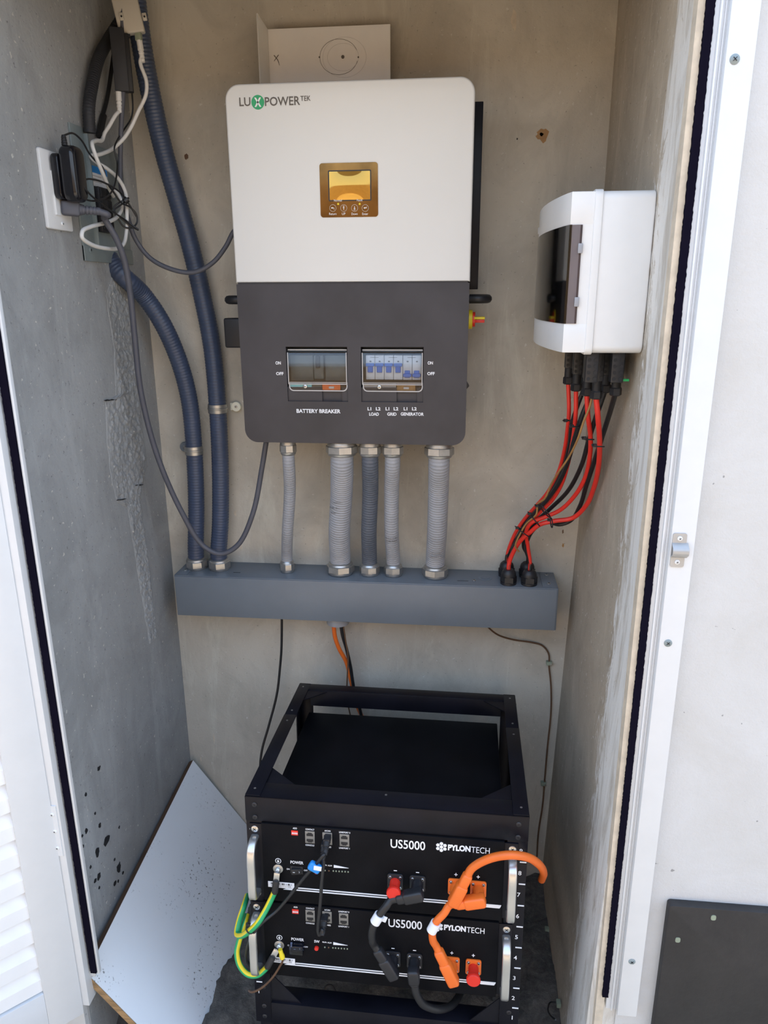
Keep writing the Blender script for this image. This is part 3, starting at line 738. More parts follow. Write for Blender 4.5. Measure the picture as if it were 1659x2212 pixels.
# ------------------------------------------------------------------ conduits
def conduit(label, pts, r, mat, rib=.0066, amp=.055, conn=True, sides=20, top=True, group=None):
    P = resample(spline(pts, 16), rib/4)
    root = thing('flexible_conduit', label, 'conduit', P[-1], group)
    def rf(i): return r*(1+amp*(.5+.5*math.sin(i*math.pi/2)))
    MB().tube(P, r, sides, rf).build('ribbed_tube', mat, root)
    def connector(p, d, s=1.0, k=1.0):
        d = d.normalized()
        c = MB().lathe(p, d, [(r*1.22*s, 0), (r*1.30*s, .003), (r*1.30*s, .006*k)], 24).build('connector', 'zinc', root)
        MB().lathe(p+d*(.006*k), d, [(r*1.40*s, 0), (r*1.44*s, .0012), (r*1.44*s, .0145), (r*1.34*s, .0162)], 8).build('hex_nut', 'zinc', c, smooth=20)
        MB().lathe(p+d*(.006*k+.0160), d, [(r*1.28*s, 0), (r*1.22*s, .004), (r*1.06*s, .006)], 24).build('collar', 'zinc', c)
    if conn:
        connector(P[-1], P[-6]-P[-1])
        if top: connector(P[0], P[5]-P[0], 1.0, 2.0)
    return root
def tb(px, py, z=TZ1): return W(px, py, z=z)
yi = -.165
def seg(tops, bot, r, mids, label, mat, **k):
    a = W(tops, 960, y=yi); a.z = IZ0; b = V((tb(*bot).x, -.052, TZ1))
    M_ = [W(px, py, y=yi+(-.052-yi)*((py-960)/(1240-960))) for px, py in mids]
    return conduit(label, [a, a+V((0, 0, -.04))]+M_+[b+V((0, 0, .035)), b], r, mat, **k)
seg(622, (622, 1233), .0125, [(626, 1060), (621, 1150)], 'thinnest light grey ribbed conduit under the inverter, farthest left', 'conduit_grey')
seg(738, (735, 1240), .0232, [(738, 1060), (733, 1150)], 'thickest light grey ribbed conduit under the inverter', 'conduit_grey', rib=.0064)
seg(799, (798, 1242), .0168, [(800, 1060), (797, 1150)], 'dark blue-grey ribbed conduit in the middle under the inverter', 'conduit_mid')
seg(848, (849, 1245), .0155, [(846, 1060), (846, 1150)], 'slim light grey curved conduit just right of the dark one', 'conduit_grey')
seg(949, (940, 1243), .0212, [(947, 1060), (944, 1150)], 'light grey ribbed conduit at far right under the inverter', 'conduit_grey')
def wrap_print(root, px, py, y, r, text, hgt, tilt=0):
    c = W(px, py, y=y); o = letters(root, text, V((0, 0, 0)), None, hgt, EX, EZ, 'grey_print', 0, 'printed_text', True, 0)
    inv_ = MINV[root]
    for v in o.data.vertices:
        a = max(-1.3, min(1.3, v.co.x/r)); p = V((c.x+r*math.sin(a), c.y-r*math.cos(a), c.z+v.co.z+tilt*v.co.x)); v.co = inv_ @ p
CON = [o for o in bpy.data.objects if o.name.startswith('flexible_conduit')]
def yat(py): return yi+(-.052-yi)*((py-960)/(1240-960))
for dpy, tx in ((1080, '1 IN US-(UL) E52'), (1091, 'AP 60C DRY 70C OIL'), (1102, 'SEALED-TUFF TM (T1)')): wrap_print(CON[1], 735.5, dpy, yat(dpy), .0249, tx, .0042, .06)
for dpy, tx in ((1158, 'W.O.O. C.R.C'), (1164, 'CC-05 MADE')): wrap_print(CON[3], 846.5, dpy, yat(dpy), .0167, tx, .0036, .06)
for dpy, tx in ((1189, 'US (UL) C.SA'), (1196, 'GRADE R 7C')): wrap_print(CON[4], 942.5, dpy, yat(dpy), .0228, tx, .0036, .06)
wrap_print(CON[0], 623, 1010, yat(1010), .0136, 'X .N US', .003, .06)
# the two long dark conduits on the left
b = tb(425, 1228)
conduit('dark conduit curving from the trough up to the steel box on the left wall', [W(228, 545, x=-.722), W(250, 580, x=-.700), W(272, 602, x=-.682), W(310, 638, y=-.105), W(350, 697, y=-.085), W(385, 775, y=-.06), W(408, 860, y=-.045), W(419, 965, y=-.038), W(424, 1090, y=-.042), V((b.x, -.05, TZ1+.04)), V((b.x, -.05, TZ1))], .0182, 'conduit_dark', top=False)
b = tb(474, 1230)
conduit('longest dark conduit rising from the trough to the top left corner', [W(286, -60, y=-.09), W(305, 90, y=-.08), W(325, 200, y=-.07), W(352, 320, y=-.06), W(383, 430, y=-.05), W(411, 530, y=-.042), W(437, 640, y=-.036), W(458, 750, y=-.034), W(470, 880, y=-.034), W(476, 1010, y=-.038), W(476, 1130, y=-.045), V((b.x, -.05, TZ1+.04)), V((b.x, -.05, TZ1))], .0188, 'conduit_dark', top=False)
# pipe straps
def strap(label, c, side, r, capmat, s_mat='zinc'):
    c = V(c); t = thing('pipe_strap', label, 'pipe strap', (c.x, 0, c.z))
    b = MB(); n = 20; h = .019; prof = [(r*1.06, -h/2), (r*1.14, -h/2), (r*1.14, -h*.12), (r*1.20, -h*.06), (r*1.20, h*.06), (r*1.14, h*.12), (r*1.14, h/2), (r*1.06, h/2)]
    rings = []
    for i in range(n+1):
        a = math.radians(170+200*i/n); rings.append([b.bm.verts.new(c+V((q*math.cos(a), q*math.sin(a), z))) for q, z in prof])
    for p, q in zip(rings, rings[1:]):
        for i in range(len(prof)): b.bm.faces.new([p[i], p[(i+1) % len(prof)], q[(i+1) % len(prof)], q[i]])
    b.bm.faces.new(rings[0]); b.bm.faces.new(rings[-1][::-1])
    b.build('band', s_mat, t)
    f = c+V((side*(r+.016), 0, .002)); f.y = -.004
    MB().b2((min(c.x+side*r*1.1, f.x), -.006, c.z-.0085), (max(c.x+side*r*1.1, f.x), -.001, c.z+.0085), .0008).build('foot', capmat, t)
    k = MB().lathe(V((f.x, -.001, c.z)), (0, -1, 0), [(.0115, 0), (.0115, .006), (.0105, .0075)], 26).build('round_cap', capmat, t)
    screw(k, V((f.x, -.0085, c.z)), (0, -1, 0), .0034, 'steel')
strap('metal pipe strap with cream round screw cap on the longest dark conduit', W(470, 882, y=-.034), 1, .0188, 'cream_cap')
strap('metal pipe strap with grey screw foot on the left curved conduit', W(419, 972, y=-.038), -1, .0182, 'grey_paint')

# ------------------------------------------------------------------ left wall: steel box, outlet, adapter, plugs
SX = XL
sb = thing('steel_box', 'grey steel recessed box with black module and sticker on the left wall', 'electrical box', (SX, -.18, 1.46))
ya, yb2 = -.272, -.085; za, zb2 = 1.458, 1.690
MB().b2((SX, ya, za), (SX+.004, ya+.050, zb2), .001).build('flange', 'galv', sb)
MB().b2((SX-.004, ya+.05, za), (SX+.002, yb2+.02, zb2-.02), .001).build('back_plate', 'galv', sb)
MB().b2((SX, ya+.046, za+.03), (SX+.012, ya+.050, zb2-.01), .0005).build('folded_edge', 'galv', sb)
MB().b2((SX, ya, za), (SX+.005, yb2+.02, za+.028), .001).build('flange', 'galv', sb)
for y, z in ((ya+.022, zb2-.045), (ya+.022, za+.02)): screw(sb, (SX+.005, y, z), (1, 0, 0), .005, 'galv')
mod = MB().b2((SX+.002, ya+.060, za+.055), (SX+.016, ya+.108, za+.135), .0015).build('module', 'black_plastic', sb)
for i in range(4):
    for j in range(2): MB().b2((SX+.014, ya+.064+j*.022, za+.060+i*.019), (SX+.0185, ya+.083+j*.022, za+.075+i*.019), .001).build('terminal', 'black_rubber', mod)
stk = MB().b2((SX+.002, ya+.055, za+.137), (SX+.0045, ya+.125, za+.172)).build('sticker', 'white_print', sb)
MB().b2((SX+.0042, ya+.055, za+.160), (SX+.005, ya+.125, za+.172)).build('sticker_band', 'blue_label', stk)
for i in range(3): MB().b2((SX+.0042, ya+.060, za+.154-i*.005), (SX+.0048, ya+.10, za+.1555-i*.005)).build('printed_line', 'light_line', stk)
# outlet plate
ot_ = thing('outlet_cover', 'white wall outlet cover plate behind the black adapter', 'outlet', (SX, -.35, 1.50))
yc, zc = -.348, 1.568
OY, OZ = V((0, 1, 0)), EZ
def xplate(c, w, h, t, r, bev=0):
    return MB().prism([V(c)+V((0, y, z)) for y, z in rrect(w, h, r, 5)], (t, 0, 0), bev)
xplate((SX, yc, zc), .082, .125, .0065, .004, .002).build('cover_plate', 'plastic_white', ot_)
ins = xplate((SX+.006, yc+.004, zc-.004), .036, .070, .0035, .001).build('receptacle', 'plastic_white', ot_)
for dz in (-.052, .046): screw(ot_, (SX+.0065, yc+.004, zc+dz), (1, 0, 0), .0032, 'plastic_white')
# black adapter
ap = thing('power_adapter', 'glossy black plug-in power adapter on the white outlet plate', 'adapter', (SX+.01, -.345, 1.58))
ac = V((SX+.0095, -.345, 1.590))
bk = MB().prism([ac+V((0, y, z)) for y, z in rrect(.042, .072, .010, 6)], (.014, 0, 0), .003).build('back_shell', 'black_gloss', ap)
MB().prism([ac+V((.0145, y, z+.004)) for y, z in rrect(.044, .088, .016, 8)], (.028, 0, 0), .008, 4).build('front_shell', 'black_gloss', ap)
hd = ac+V((.022, -.006, .048)); b = MB()
b.lathe(hd, EZ, [(.0050, 0), (.0045, .003), (.0050, .0035), (.0042, .007), (.0047, .0075), (.0038, .011), (.0043, .0115), (.003, .016)], 14); b.build('strain_relief', 'black_rubber', ap)
def LP(px, py, x): return W(px, py, x=x)
cpts = [hd+V((0, 0, .015)), W(158, 288, x=-.672), W(176, 303, x=-.670), W(192, 330, x=-.675), W(206, 347, x=-.678), W(222, 362, x=-.672), W(232, 395, x=-.668), W(246, 416, x=-.664), W(262, 438, x=-.658), W(280, 447, y=-.17), W(294, 462, y=-.16), W(296, 480, y=-.16), W(285, 492, y=-.17), W(268, 490, y=-.18), W(250, 465, y=-.19)]
MB().tube(spline(cpts, 6), .0017, 8).build('cord', 'cable_black', ap)
cpts = [W(250, 465, y=-.19), W(246, 448, y=-.19), W(268, 432, y=-.18), W(278, 428, y=-.17), W(262, 442, y=-.18), W(247, 455, y=-.19), W(260, 470, y=-.185), W(285, 490, y=-.17), W(299, 497, y=-.16)]
MB().tube(spline(cpts, 6), .0016, 8).build('cord', 'cable_black', ap)
cpts = [W(164, 410, x=-.664), W(180, 428, x=-.662), W(200, 434, x=-.66), W(222, 430, x=-.656), W(240, 416, x=-.656), W(249, 395, x=-.66), W(253, 350, x=-.668), W(247, 322, x=-.67), W(255, 300, x=-.67), W(268, 280, x=-.672), W(285, 250, y=-.10), W(285, 200, y=-.10), W(277, 150, y=-.10), W(275, 90, y=-.10)]
MB().tube(spline(cpts, 6), .0016, 8).build('cord', 'cable_black', ap)
cpts = [W(299, 496, y=-.165), W(270, 475, y=-.18), W(240, 455, x=-.655), W(213, 436, x=-.652), W(190, 415, x=-.652), W(179, 400, x=-.655), W(186, 388, x=-.655), W(203, 388, x=-.655), W(230, 397, x=-.655), W(262, 418, x=-.655), W(278, 440, y=-.17), W(295, 468, y=-.16)]
MB().tube(spline(cpts, 6), .0017, 8).build('cord', 'cable_black', ap)
MB().lathe(W(272, 433, y=-.178), (W(282, 425, y=-.17)-W(262, 442, y=-.18)), [(.006, -.004), (.006, .004)], 12).build('cord_tie', 'cable_black', ap)
# grey power cord: plug in outlet, sagging cable to the inverter
pc = thing('power_lead', 'grey power cord plugged in the outlet and sagging to the inverter bottom', 'power cord', W(475, 1197, y=-.125))
pA = W(128, 435, x=-.694); pB = W(168, 437, x=-.664); pB.z = pA.z+.002
d_ = (W(190, 440, x=-.655)-pA)
ax_ = V((.85, .50, -.06)).normalized(); p0 = V((SX+.009, yc+.004, zc-.026))
R3 = Matrix((ax_, EZ.cross(ax_).normalized(), ax_.cross(EZ.cross(ax_).normalized()))).transposed()
MB().box(p0+ax_*.014, (.030, .022, .024), .004, 3, R3).build('plug', 'cable_grey', pc)
MB().lathe(p0+ax_*.028, ax_, [(.0105, 0), (.0085, .006)], 16).build('plug_neck', 'cable_grey', pc)
sr_ = MB(); 
pf = []
for i in range(5): pf += [(.0082-.0004*i, i*.006), (.0082-.0004*i, i*.006+.0035), (.0062, i*.006+.0040), (.0062, i*.006+.0058)]
sr_.lathe(p0+ax_*.033, ax_, pf, 16); sr_.build('strain_relief', 'cable_grey', pc)
e_ = p0+ax_*.060
cp = [e_, e_+ax_*.014+V((0, 0, -.004)), W(225, 470, y=-.285), W(250, 513, y=-.27), W(268, 560, y=-.255), W(282, 640, y=-.23), W(292, 740, y=-.21), W(305, 850, y=-.19), W(340, 985, y=-.165), W(392, 1105, y=-.14), W(438, 1178, y=-.125), W(476, 1196, y=-.12), W(513, 1178, y=-.115), W(546, 1110, y=-.11), W(566, 1010, y=-.11), W(575, 955, y=-.11)]
MB().tube(spline(cp, 8), .0058, 12).build('cord_jacket', 'cable_grey', pc)
# second grey cable
cable('grey_cable', 'thin grey cable drooping from the top left corner into the inverter side', 'cable', [W(262, -40, y=-.125), W(264, 60, y=-.13), W(266, 190, y=-.135), W(262, 270, y=-.135), W(260, 350, y=-.135), W(262, 410, y=-.14), W(275, 465, y=-.14), W(292, 515, y=-.13), W(325, 558, y=-.12), W(375, 583, y=-.115), W(420, 588, y=-.11), W(460, 567, y=-.105), W(488, 532, y=-.10), W(505, 500, y=-.10), W(525, 480, y=-.10)], .0047, 'cable_grey')
# network injector box at the very top
px_ = thing('network_injector', 'small cream network injector box hanging at the top left corner', 'injector', W(280, 60, y=-.12))
c = W(278, 36, y=-.12); R3 = Matrix.Rotation(.28, 3, 'Z') @ Matrix.Rotation(-.16, 3, 'Y')
MB().box(c, (.047, .020, .058), .003, 3, R3).build('case', 'plastic_cream', px_)
for dx, dz in ((-.012, -.002), (.029, -.007)):
    o = MB().box(c+R3 @ V((dx, -.011, dz)), (.008, .004, .013), .0015, 2, R3).build('mount_ear', 'plastic_cream', px_)
    MB().lathe(c+R3 @ V((dx, -.0128, dz)), R3 @ V((0, -1, 0)), [(.0018, 0), (.0018, .0008)], 12).build('ear_hole', 'black_plastic', o)
bt = c+R3 @ V((.010, -.002, -.029)); bd = V((.09, 0, -1)).normalized()
MB().lathe(c+R3 @ V((-.010, -.002, -.026)), (0, 0, -1), [(.006, 0), (.006, .008)], 4).build('power_port', 'black_plastic', px_)
def boot(par, o, d, mat, r=.0062):
    pf = [(r*.9, 0), (r*.9, .012)]
    for i in range(4): pf += [(r*.92-.0004*i, .013+i*.006), (r*.92-.0004*i, .0165+i*.006), (r*.70, .017+i*.006), (r*.70, .0188+i*.006)]
    return MB().lathe(o, d, pf, 14).build('plug_boot', mat, par)
ea = thing('network_cable', 'white network cable from the cream injector box looping over the steel box', 'cable', W(228, 537, x=-.66))
MB().box(bt+bd*.006, (.0115, .009, .014), .001).build('network_plug', 'led_dim', ea)
boot(ea, bt+bd*.012, bd, 'cable_white')
ep = bt+bd*.048
pts = [ep-bd*.01, W(303, 135, y=-.12), W(316, 175, y=-.12), W(315, 205, y=-.12), W(299, 240, y=-.12), W(283, 275, y=-.125), W(268, 298, y=-.135), W(245, 320, y=-.15), W(214, 334, x=-.685), W(196, 338, x=-.690), W(205, 348, x=-.685), W(232, 365, x=-.675), W(257, 388, x=-.67), W(271, 415, x=-.665), W(274, 450, x=-.66), W(273, 500, x=-.66), W(268, 525, x=-.66), W(255, 536, x=-.66), W(225, 536, x=-.66), W(195, 527, x=-.66), W(177, 512, x=-.66), W(178, 500, x=-.66), W(195, 490, x=-.66), W(235, 479, x=-.665), W(256, 465, x=-.67), W(264, 445, x=-.672), W(258, 425, x=-.676), W(247, 408, x=-.68)]
MB().tube(spline(pts, 7), .0036, 10).build('cable_jacket', 'cable_white', ea)
eb = thing('network_cable', 'white network cable with a ribbed boot hanging below the black splice bar', 'cable', W(232, 398, x=-.68))
bd = V((-.06, 0, -1)).normalized(); bt = W(256, 197, y=-.14)
boot(eb, bt, bd, 'cable_white')
pts = [bt+bd*.034, W(250, 248, y=-.15), W(236, 272, y=-.16), W(226, 288, y=-.17), W(221, 302, y=-.18), W(207, 304, x=-.680), W(199, 312, x=-.672), W(206, 335, x=-.668), W(215, 358, x=-.667), W(226, 384, x=-.668), W(235, 405, x=-.672), W(245, 424, x=-.682)]
MB().tube(spline(pts, 7), .0036, 10).build('cable_jacket', 'cable_white', eb)
# black splice bar and dark hoses in the corner
sbar = thing('splice_bar', 'long black injector bar hanging vertically in the top left corner', 'splice bar', W(260, 200, y=-.14))
c0, c1 = W(259, 62, y=-.135), W(258, 198, y=-.14); cc = (c0+c1)/2; R3 = (Matrix.Rotation(.35, 3, 'Z'))
MB().box(cc, (.026, .018, (c0-c1).length), .002, 2, R3).build('bar_case', 'conduit_black', sbar)
MB().box(cc+V((.014, .006, -.004)), (.010, .016, (c0-c1).length*.92), .002, 2, R3).build('bar_side', 'black_rubber', sbar)
conduit('black corrugated hose bending from the top corner to the steel box', [W(284, -20, y=-.05), W(268, 30, y=-.075), W(235, 85, x=-.688), W(212, 130, x=-.687), W(199, 185, x=-.687), W(192, 235, x=-.687), W(194, 287, x=-.690)], .0105, 'conduit_black', rib=.005, amp=.05, conn=False, sides=14)
bw_ = cable('black_cable', 'thin black cable with a thick end sleeve left of the splice bar', 'cable', [W(262, -10, y=-.06), W(245, 120, y=-.09), W(232, 210, y=-.12), W(222, 250, y=-.14), W(214, 292, x=-.694)], .0040, 'cable_black')
MB().tube([W(224, 250, y=-.14), W(214, 294, x=-.694)], .0062, 12).build('end_sleeve', 'black_rubber', bw_)

# ------------------------------------------------------------------ enclosure on the right wall
en = thing('breaker_enclosure', 'white plastic breaker enclosure with smoked window on the right wall', 'breaker box', (XR, -.25, 1.307))
ey0, ey1, ez0, ez1 = -.455, -.035, 1.307, 1.541
xb, xl, xf = XR-.0005, .193, .1535
def yzplate(x0, x1, y0, y1, z0, z1, r, bev=.003):
    return MB().prism([V((x0, (y0+y1)/2+y, (z0+z1)/2+z)) for y, z in rrect(y1-y0, z1-z0, r, 6)], (x1-x0, 0, 0), bev, 3)
yzplate(xl, xb, ey0, ey1, ez0, ez1, .012, .003).build('base_shell', 'enclosure', en)
yzplate(xl-.006, xl+.006, ey0-.0025, ey1+.0025, ez0-.0025, ez1+.0025, .012, .0015).build('rim', 'enclosure', en)
# lid: arched front profile in plan view, open window region
lid = MB(); n = 18; zi0, zi1 = 1.352, 1.494
def lidx(y):                                 # front surface bulges towards the room
    t = (y-ey0)/(ey1-ey0); return xf-.022*math.sin(math.pi*min(1, max(0, t)))**.8
for za_, zb_2 in ((ez0+.001, zi0), (zi1, ez1-.001)):
    P = [V((xl, ey0+.001, za_))]+[V((lidx(ey0+(ey1-ey0)*i/n), min(max(ey0+(ey1-ey0)*i/n, ey0+.001), ey1-.001), za_)) for i in range(n+1)]+[V((xl, ey1-.001, za_))]
    lid.prism(P, (0, 0, zb_2-za_), .0015)
for ya_, yb_ in ((ey0+.0012, ey0+.0022), (ey1-.004, ey1-.0012)):
    lid.b2((.1565, ya_, zi0-.001), (xl, yb_, zi1+.001))
lid.build('lid', 'enclosure', en)
MB().b2((.176, ey0+.004, zi0-.004), (.182, ey1-.004, zi1+.004)).build('inner_mask', 'conduit_black', en)
MB().b2((.160, ey0+.12, zi0+.05), (.177, ey1-.10, zi1-.040), .002).build('breaker_row', 'black_plastic', en)
wd_ = MB(); P = []
for i in range(n+1):
    y = ey0+(ey1-ey0)*i/n; P.append((lidx(y)-.0008, min(max(y, ey0-.0012), ey1)))
outl = [(.1715, ey0-.0012)]+P+[(.1715, ey1)]; inn = [(x+.0022 if k not in (0,) else x, y+(.0022 if k in (0, 1) else -.0022 if k == len(outl)-1 else 0)) for k, (x, y) in enumerate(outl)]
wd_.prism([V((x, y, zi0)) for x, y in outl]+[V((x, y, zi0)) for x, y in inn[::-1]], (0, 0, zi1-zi0))
swin = wd_.build('smoked_window', 'smoked_plastic', en, smooth=30)
for z in (1.461, 1.384): MB().b2((.1665, ey0-.003, z-.007), (.1735, ey0-.001, z+.007), .0008).build('hinge_tab', 'conduit_grey', swin)
mk = V((lidx(-.16)-.0006, -.16, 1.508))
MB().b2(mk+V((-.0004, -.012, -.006)), mk+V((.0012, .012, .006)), .0004).build('maker_mark', 'plastic_white', en)
# cable entries under the enclosure
ent = [(1227, 830, -.23), (1244, 845, -.28), (1267, 855, -.335), (1287, 862, -.385), (1262, 842, -.245), (1280, 850, -.30), (1307, 848, -.345), (1329, 855, -.395)]
tips = []
for i, (px, py, y) in enumerate(ent):
    p = W(px, py, y=y); tips.append(p)
    L = ez0-p.z
    g = MB().b2((p.x-.0085, y-.0085, p.z+.030), (p.x+.0085, y+.0085, ez0+.002), .002).build('cable_entry', 'black_plastic', en)
    for j in range(3):
        for k_ in range(2): MB().lathe(V((p.x-.004+.008*k_, y-.0084, p.z+.036+.009*j)), (0, -1, 0), [(.0026, 0), (.0026, .0008)], 10).build('entry_slot', 'black_rubber', g)
    MB().lathe(p+V((0, 0, .010)), EZ, [(.0078, 0), (.0078, .022)], 16).build('gland_body', 'black_rubber', g)
    MB().lathe(p, EZ, [(.0075, 0), (.0098, .002), (.0098, .012), (.0085, .014)], 6).build('hex_nut', 'black_plastic', g, smooth=20)
for y, x in ((-.42, .245), (-.36, .258), (-.31, .25), (-.20, .215), (-.16, .23), (-.42, .205)):
    g = MB().b2((x-.010, y-.010, ez0-.048), (x+.010, y+.010, ez0+.002), .002).build('cable_entry', 'black_plastic', en)
    for j in range(4):
        for k_ in range(2): MB().lathe(V((x-.005+.010*k_, y-.0099, ez0-.042+.010*j)), (0, -1, 0), [(.003, 0), (.003, .0008)], 10).build('entry_slot', 'black_rubber', g)
gt = W(1345, 821, y=-.42); MB().b2(gt-V((.010, .002, .002)), gt+V((.010, .002, .002)), .001).build('green_tag', 'green_plastic', en)

# ------------------------------------------------------------------ red and black cables to the trough
def zc_(zx, zy): return (1040+zx/4.0975, 740+zy/4.0975)
def solar(label, tip, path, gl, mat, r, ytop, bow=0, group=None):
    P = [tip+V((0, 0, .004))]
    n = len(path); g = V((glands[gl][0], glands[gl][1], TZ1))
    for i, q in enumerate(path):
        px, py = zc_(*q); t = (py-840)/(1215-840); t = min(1, max(0, t))
        s = t*t*(3-2*t); P.append(W(px, py, y=ytop+(g.y-ytop)*s-bow*math.sin(math.pi*t)))
    P += [g+V((0, 0, .050)), g+V((0, 0, .018))]
    return cable('power_cable', label, 'cable', P, r, mat, group, n=10, sub=8)
solar('leftmost red cable hanging from the breaker enclosure', tips[0], [(775, 600), (762, 760), (735, 950), (680, 1150), (590, 1320), (490, 1440), (400, 1540), (320, 1650), (262, 1770)], 2, 'cable_red', .0040, -.23)
solar('second red cable from the left under the breaker enclosure', tips[1], [(835, 620), (815, 830), (775, 1030), (710, 1250), (620, 1400), (500, 1520), (400, 1640), (320, 1750), (275, 1860)], 0, 'cable_red', .0042, -.28, .0)
solar('third red cable from the left under the breaker enclosure', tips[2], [(942, 640), (965, 830), (960, 1000), (920, 1190), (830, 1350), (700, 1480), (560, 1545), (450, 1590), (400, 1660), (410, 1800)], 1, 'cable_red', .0044, -.335, .01)
solar('rightmost and thickest red cable, bowing farthest towards the corner', tips[3], [(1030, 640), (1045, 860), (1040, 1060), (1000, 1270), (920, 1450), (800, 1555), (640, 1580), (520, 1610), (430, 1680), (340, 1760)], 0, 'cable_red', .0048, -.385, .02)
solar('leftmost black cable behind the red ones under the enclosure', tips[4], [(850, 560), (800, 720), (780, 900), (710, 1150), (600, 1350), (480, 1490), (390, 1600), (310, 1740)], 2, 'cable_black', .0042, -.245)
solar('second black cable from the left under the enclosure', tips[5], [(900, 620), (830, 830), (770, 1040), (690, 1230), (590, 1380), (470, 1510), (380, 1640), (310, 1760)], 0, 'cable_black', .0044, -.30)
solar('third black cable from the left under the enclosure', tips[6], [(1020, 640), (950, 860), (880, 1100), (760, 1320), (610, 1470), (490, 1580), (400, 1690), (372, 1800)], 3, 'cable_black', .0044, -.345)
solar('rightmost black cable looping lowest of the black ones', tips[7], [(1130, 640), (1060, 860), (1000, 1050), (930, 1260), (870, 1450), (790, 1575), (690, 1610), (590, 1590), (490, 1630), (420, 1720), (395, 1830)], 1, 'cable_black', .0044, -.368, .0)
def zw(zx, zy, y): px, py = zc_(zx, zy); return W(px, py, y=y)
cable('thin_wire', 'thin tan and brown wire winding beside the red cables', 'wire', [zw(985, 440, -.36), zw(960, 560, -.36), zw(905, 700, -.35), zw(850, 860, -.33), zw(770, 1020, -.29), zw(680, 1150, -.25), zw(620, 1250, -.21), zw(560, 1380, -.18), zw(500, 1430, -.16), zw(485, 1520, -.15), zw(400, 1600, -.13), zw(350, 1680, -.12), zw(300, 1800, -.11), zw(330, 1850, -.1)], .0019, 'wire_tan', n=8)
def ziptie(label, c, d, r, head, rx=1):
    c, d = V(c), V(d).normalized(); t = thing('cable_tie', label, 'cable tie', c)
    e1 = d.orthogonal().normalized(); e2 = d.cross(e1); b = MB()
    b.tube([c+(e1*math.cos(a)+e2*math.sin(a))*r for a in [2*math.pi*i/20 for i in range(21)]], .0013, 6)
    b.build('strap', 'black_rubber', t)
    h = V(head); MB().box(h, (.008, .005, .0055), .001).build('tie_head', 'black_rubber', t)
    MB().tube([h, h+(h-c).normalized()*.008], .0012, 6).build('tie_tail', 'black_rubber', t)
ziptie('black cable tie high on the leftmost red cable', zw(790, 690, -.24), (0, .2, 1), .0085, zw(745, 690, -.25))
ziptie('black cable tie on the second red cable', zw(825, 745, -.28), (0, .2, 1), .0075, zw(798, 738, -.292))
ziptie('black cable tie with long tail on the third red cable', zw(955, 858, -.335), (0, .2, 1), .0075, zw(910, 845, -.345))
ziptie('black cable tie on the thickest red cable', zw(1042, 920, -.385), (0, .2, 1), .0080, zw(1000, 910, -.395))
ziptie('upper black cable tie round the whole cable bundle', zw(555, 1485, -.15), (.7, .2, .55), .020, zw(490, 1445, -.17))
ziptie('middle black cable tie round the whole cable bundle', zw(470, 1570, -.135), (.7, .1, .6), .0165, zw(425, 1515, -.15))
ziptie('lowest black cable tie just above the trough glands', zw(375, 1680, -.11), (.55, .1, .8), .0165, zw(318, 1640, -.12))
ziptie('black cable tie round the looping red and black pair', zw(620, 1595, -.17), (1, .1, .1), .0100, zw(600, 1570, -.18))

# ------------------------------------------------------------------ wires below the trough
cable('black_wire', 'single black wire hanging from the trough down to the rack side', 'wire', [V((gc.x, gc.y, TZ0-.012)), W(608, 1400, y=-.05), W(605, 1440, y=-.045), W(598, 1500, y=-.05), W(580, 1570, y=-.06), W(566, 1620, y=-.075), W(562, 1660, y=-.09), W(570, 1720, y=-.10)], .0030, 'cable_black')
cable('orange_wire', 'orange cable dropping out of the grey pipe stub', 'wire', [V((sc.x-.010, sc.y, TZ0-.005)), W(723, 1372, y=-.055), W(732, 1400, y=-.05), W(748, 1430, y=-.04), W(758, 1470, y=-.035), W(770, 1520, y=-.03), W(790, 1570, y=-.03), W(800, 1640, y=-.03)], .0052, 'cable_orange')
cable('dark_wire', 'dark cable beside the orange one below the pipe stub', 'wire', [V((sc.x+.006, sc.y-.006, TZ0-.005)), W(740, 1372, y=-.06), W(748, 1400, y=-.055), W(757, 1440, y=-.045), W(765, 1490, y=-.04), W(778, 1535, y=-.04), W(790, 1600, y=-.04)], .0042, 'cable_black')
cable('brown_wire', 'thin brown wire hanging beside the dark cable behind the rack', 'wire', [V((sc.x+.012, sc.y-.010, TZ0-.005)), W(746, 1380, y=-.065), W(752, 1420, y=-.06), W(750, 1465, y=-.06), W(750, 1510, y=-.05), W(760, 1560, y=-.05)], .0018, 'wire_brown', n=8)
ww_ = cable('clipped_wire', 'long thin brown wire clipped down the right corner of the back wall', 'wire', [V((g2.x, g2.y, TZ0-.007)), W(1075, 1371, y=-.03), W(1110, 1382, y=-.012), W(1150, 1388, y=-.006), W(1172, 1395, y=-.005), W(1185, 1412, y=-.005), W(1186, 1440, y=-.005), W(1190, 1480, y=-.005), W(1190, 1540, y=-.005), W(1183, 1610, y=-.005), W(1177, 1680, y=-.005), W(1172, 1740, y=-.006), W(1163, 1800, y=-.008), W(1160, 1850, y=-.010)], .0021, 'wire_brown', n=8)
def clip(label, c):
    c = V(c); t = thing('cable_clip', label, 'cable clip', c)
    MB().b2(c+V((-.007, -.006, -.0045)), c+V((.007, .005, .0045)), .001).build('clip_body', 'led_dim', t)
    MB().lathe(c+V((.004, -.006, 0)), (0, -1, 0), [(.0024, 0), (.0024, .0018)], 10).build('nail_head', 'steel', t)
clip('small white cable clip on the wire just below the trough corner', W(1186, 1432, y=-.006))
clip('small white cable clip on the wire beside the rack', W(1174, 1692, y=-.006))
clip('small loose white clip low on the right wall behind the rack post', W(1183, 2007, x=.243))
ct = thing('cable_tie', 'open black cable tie with white clip at the foot of the right wall', 'cable tie', W(1205, 2190, x=.24))
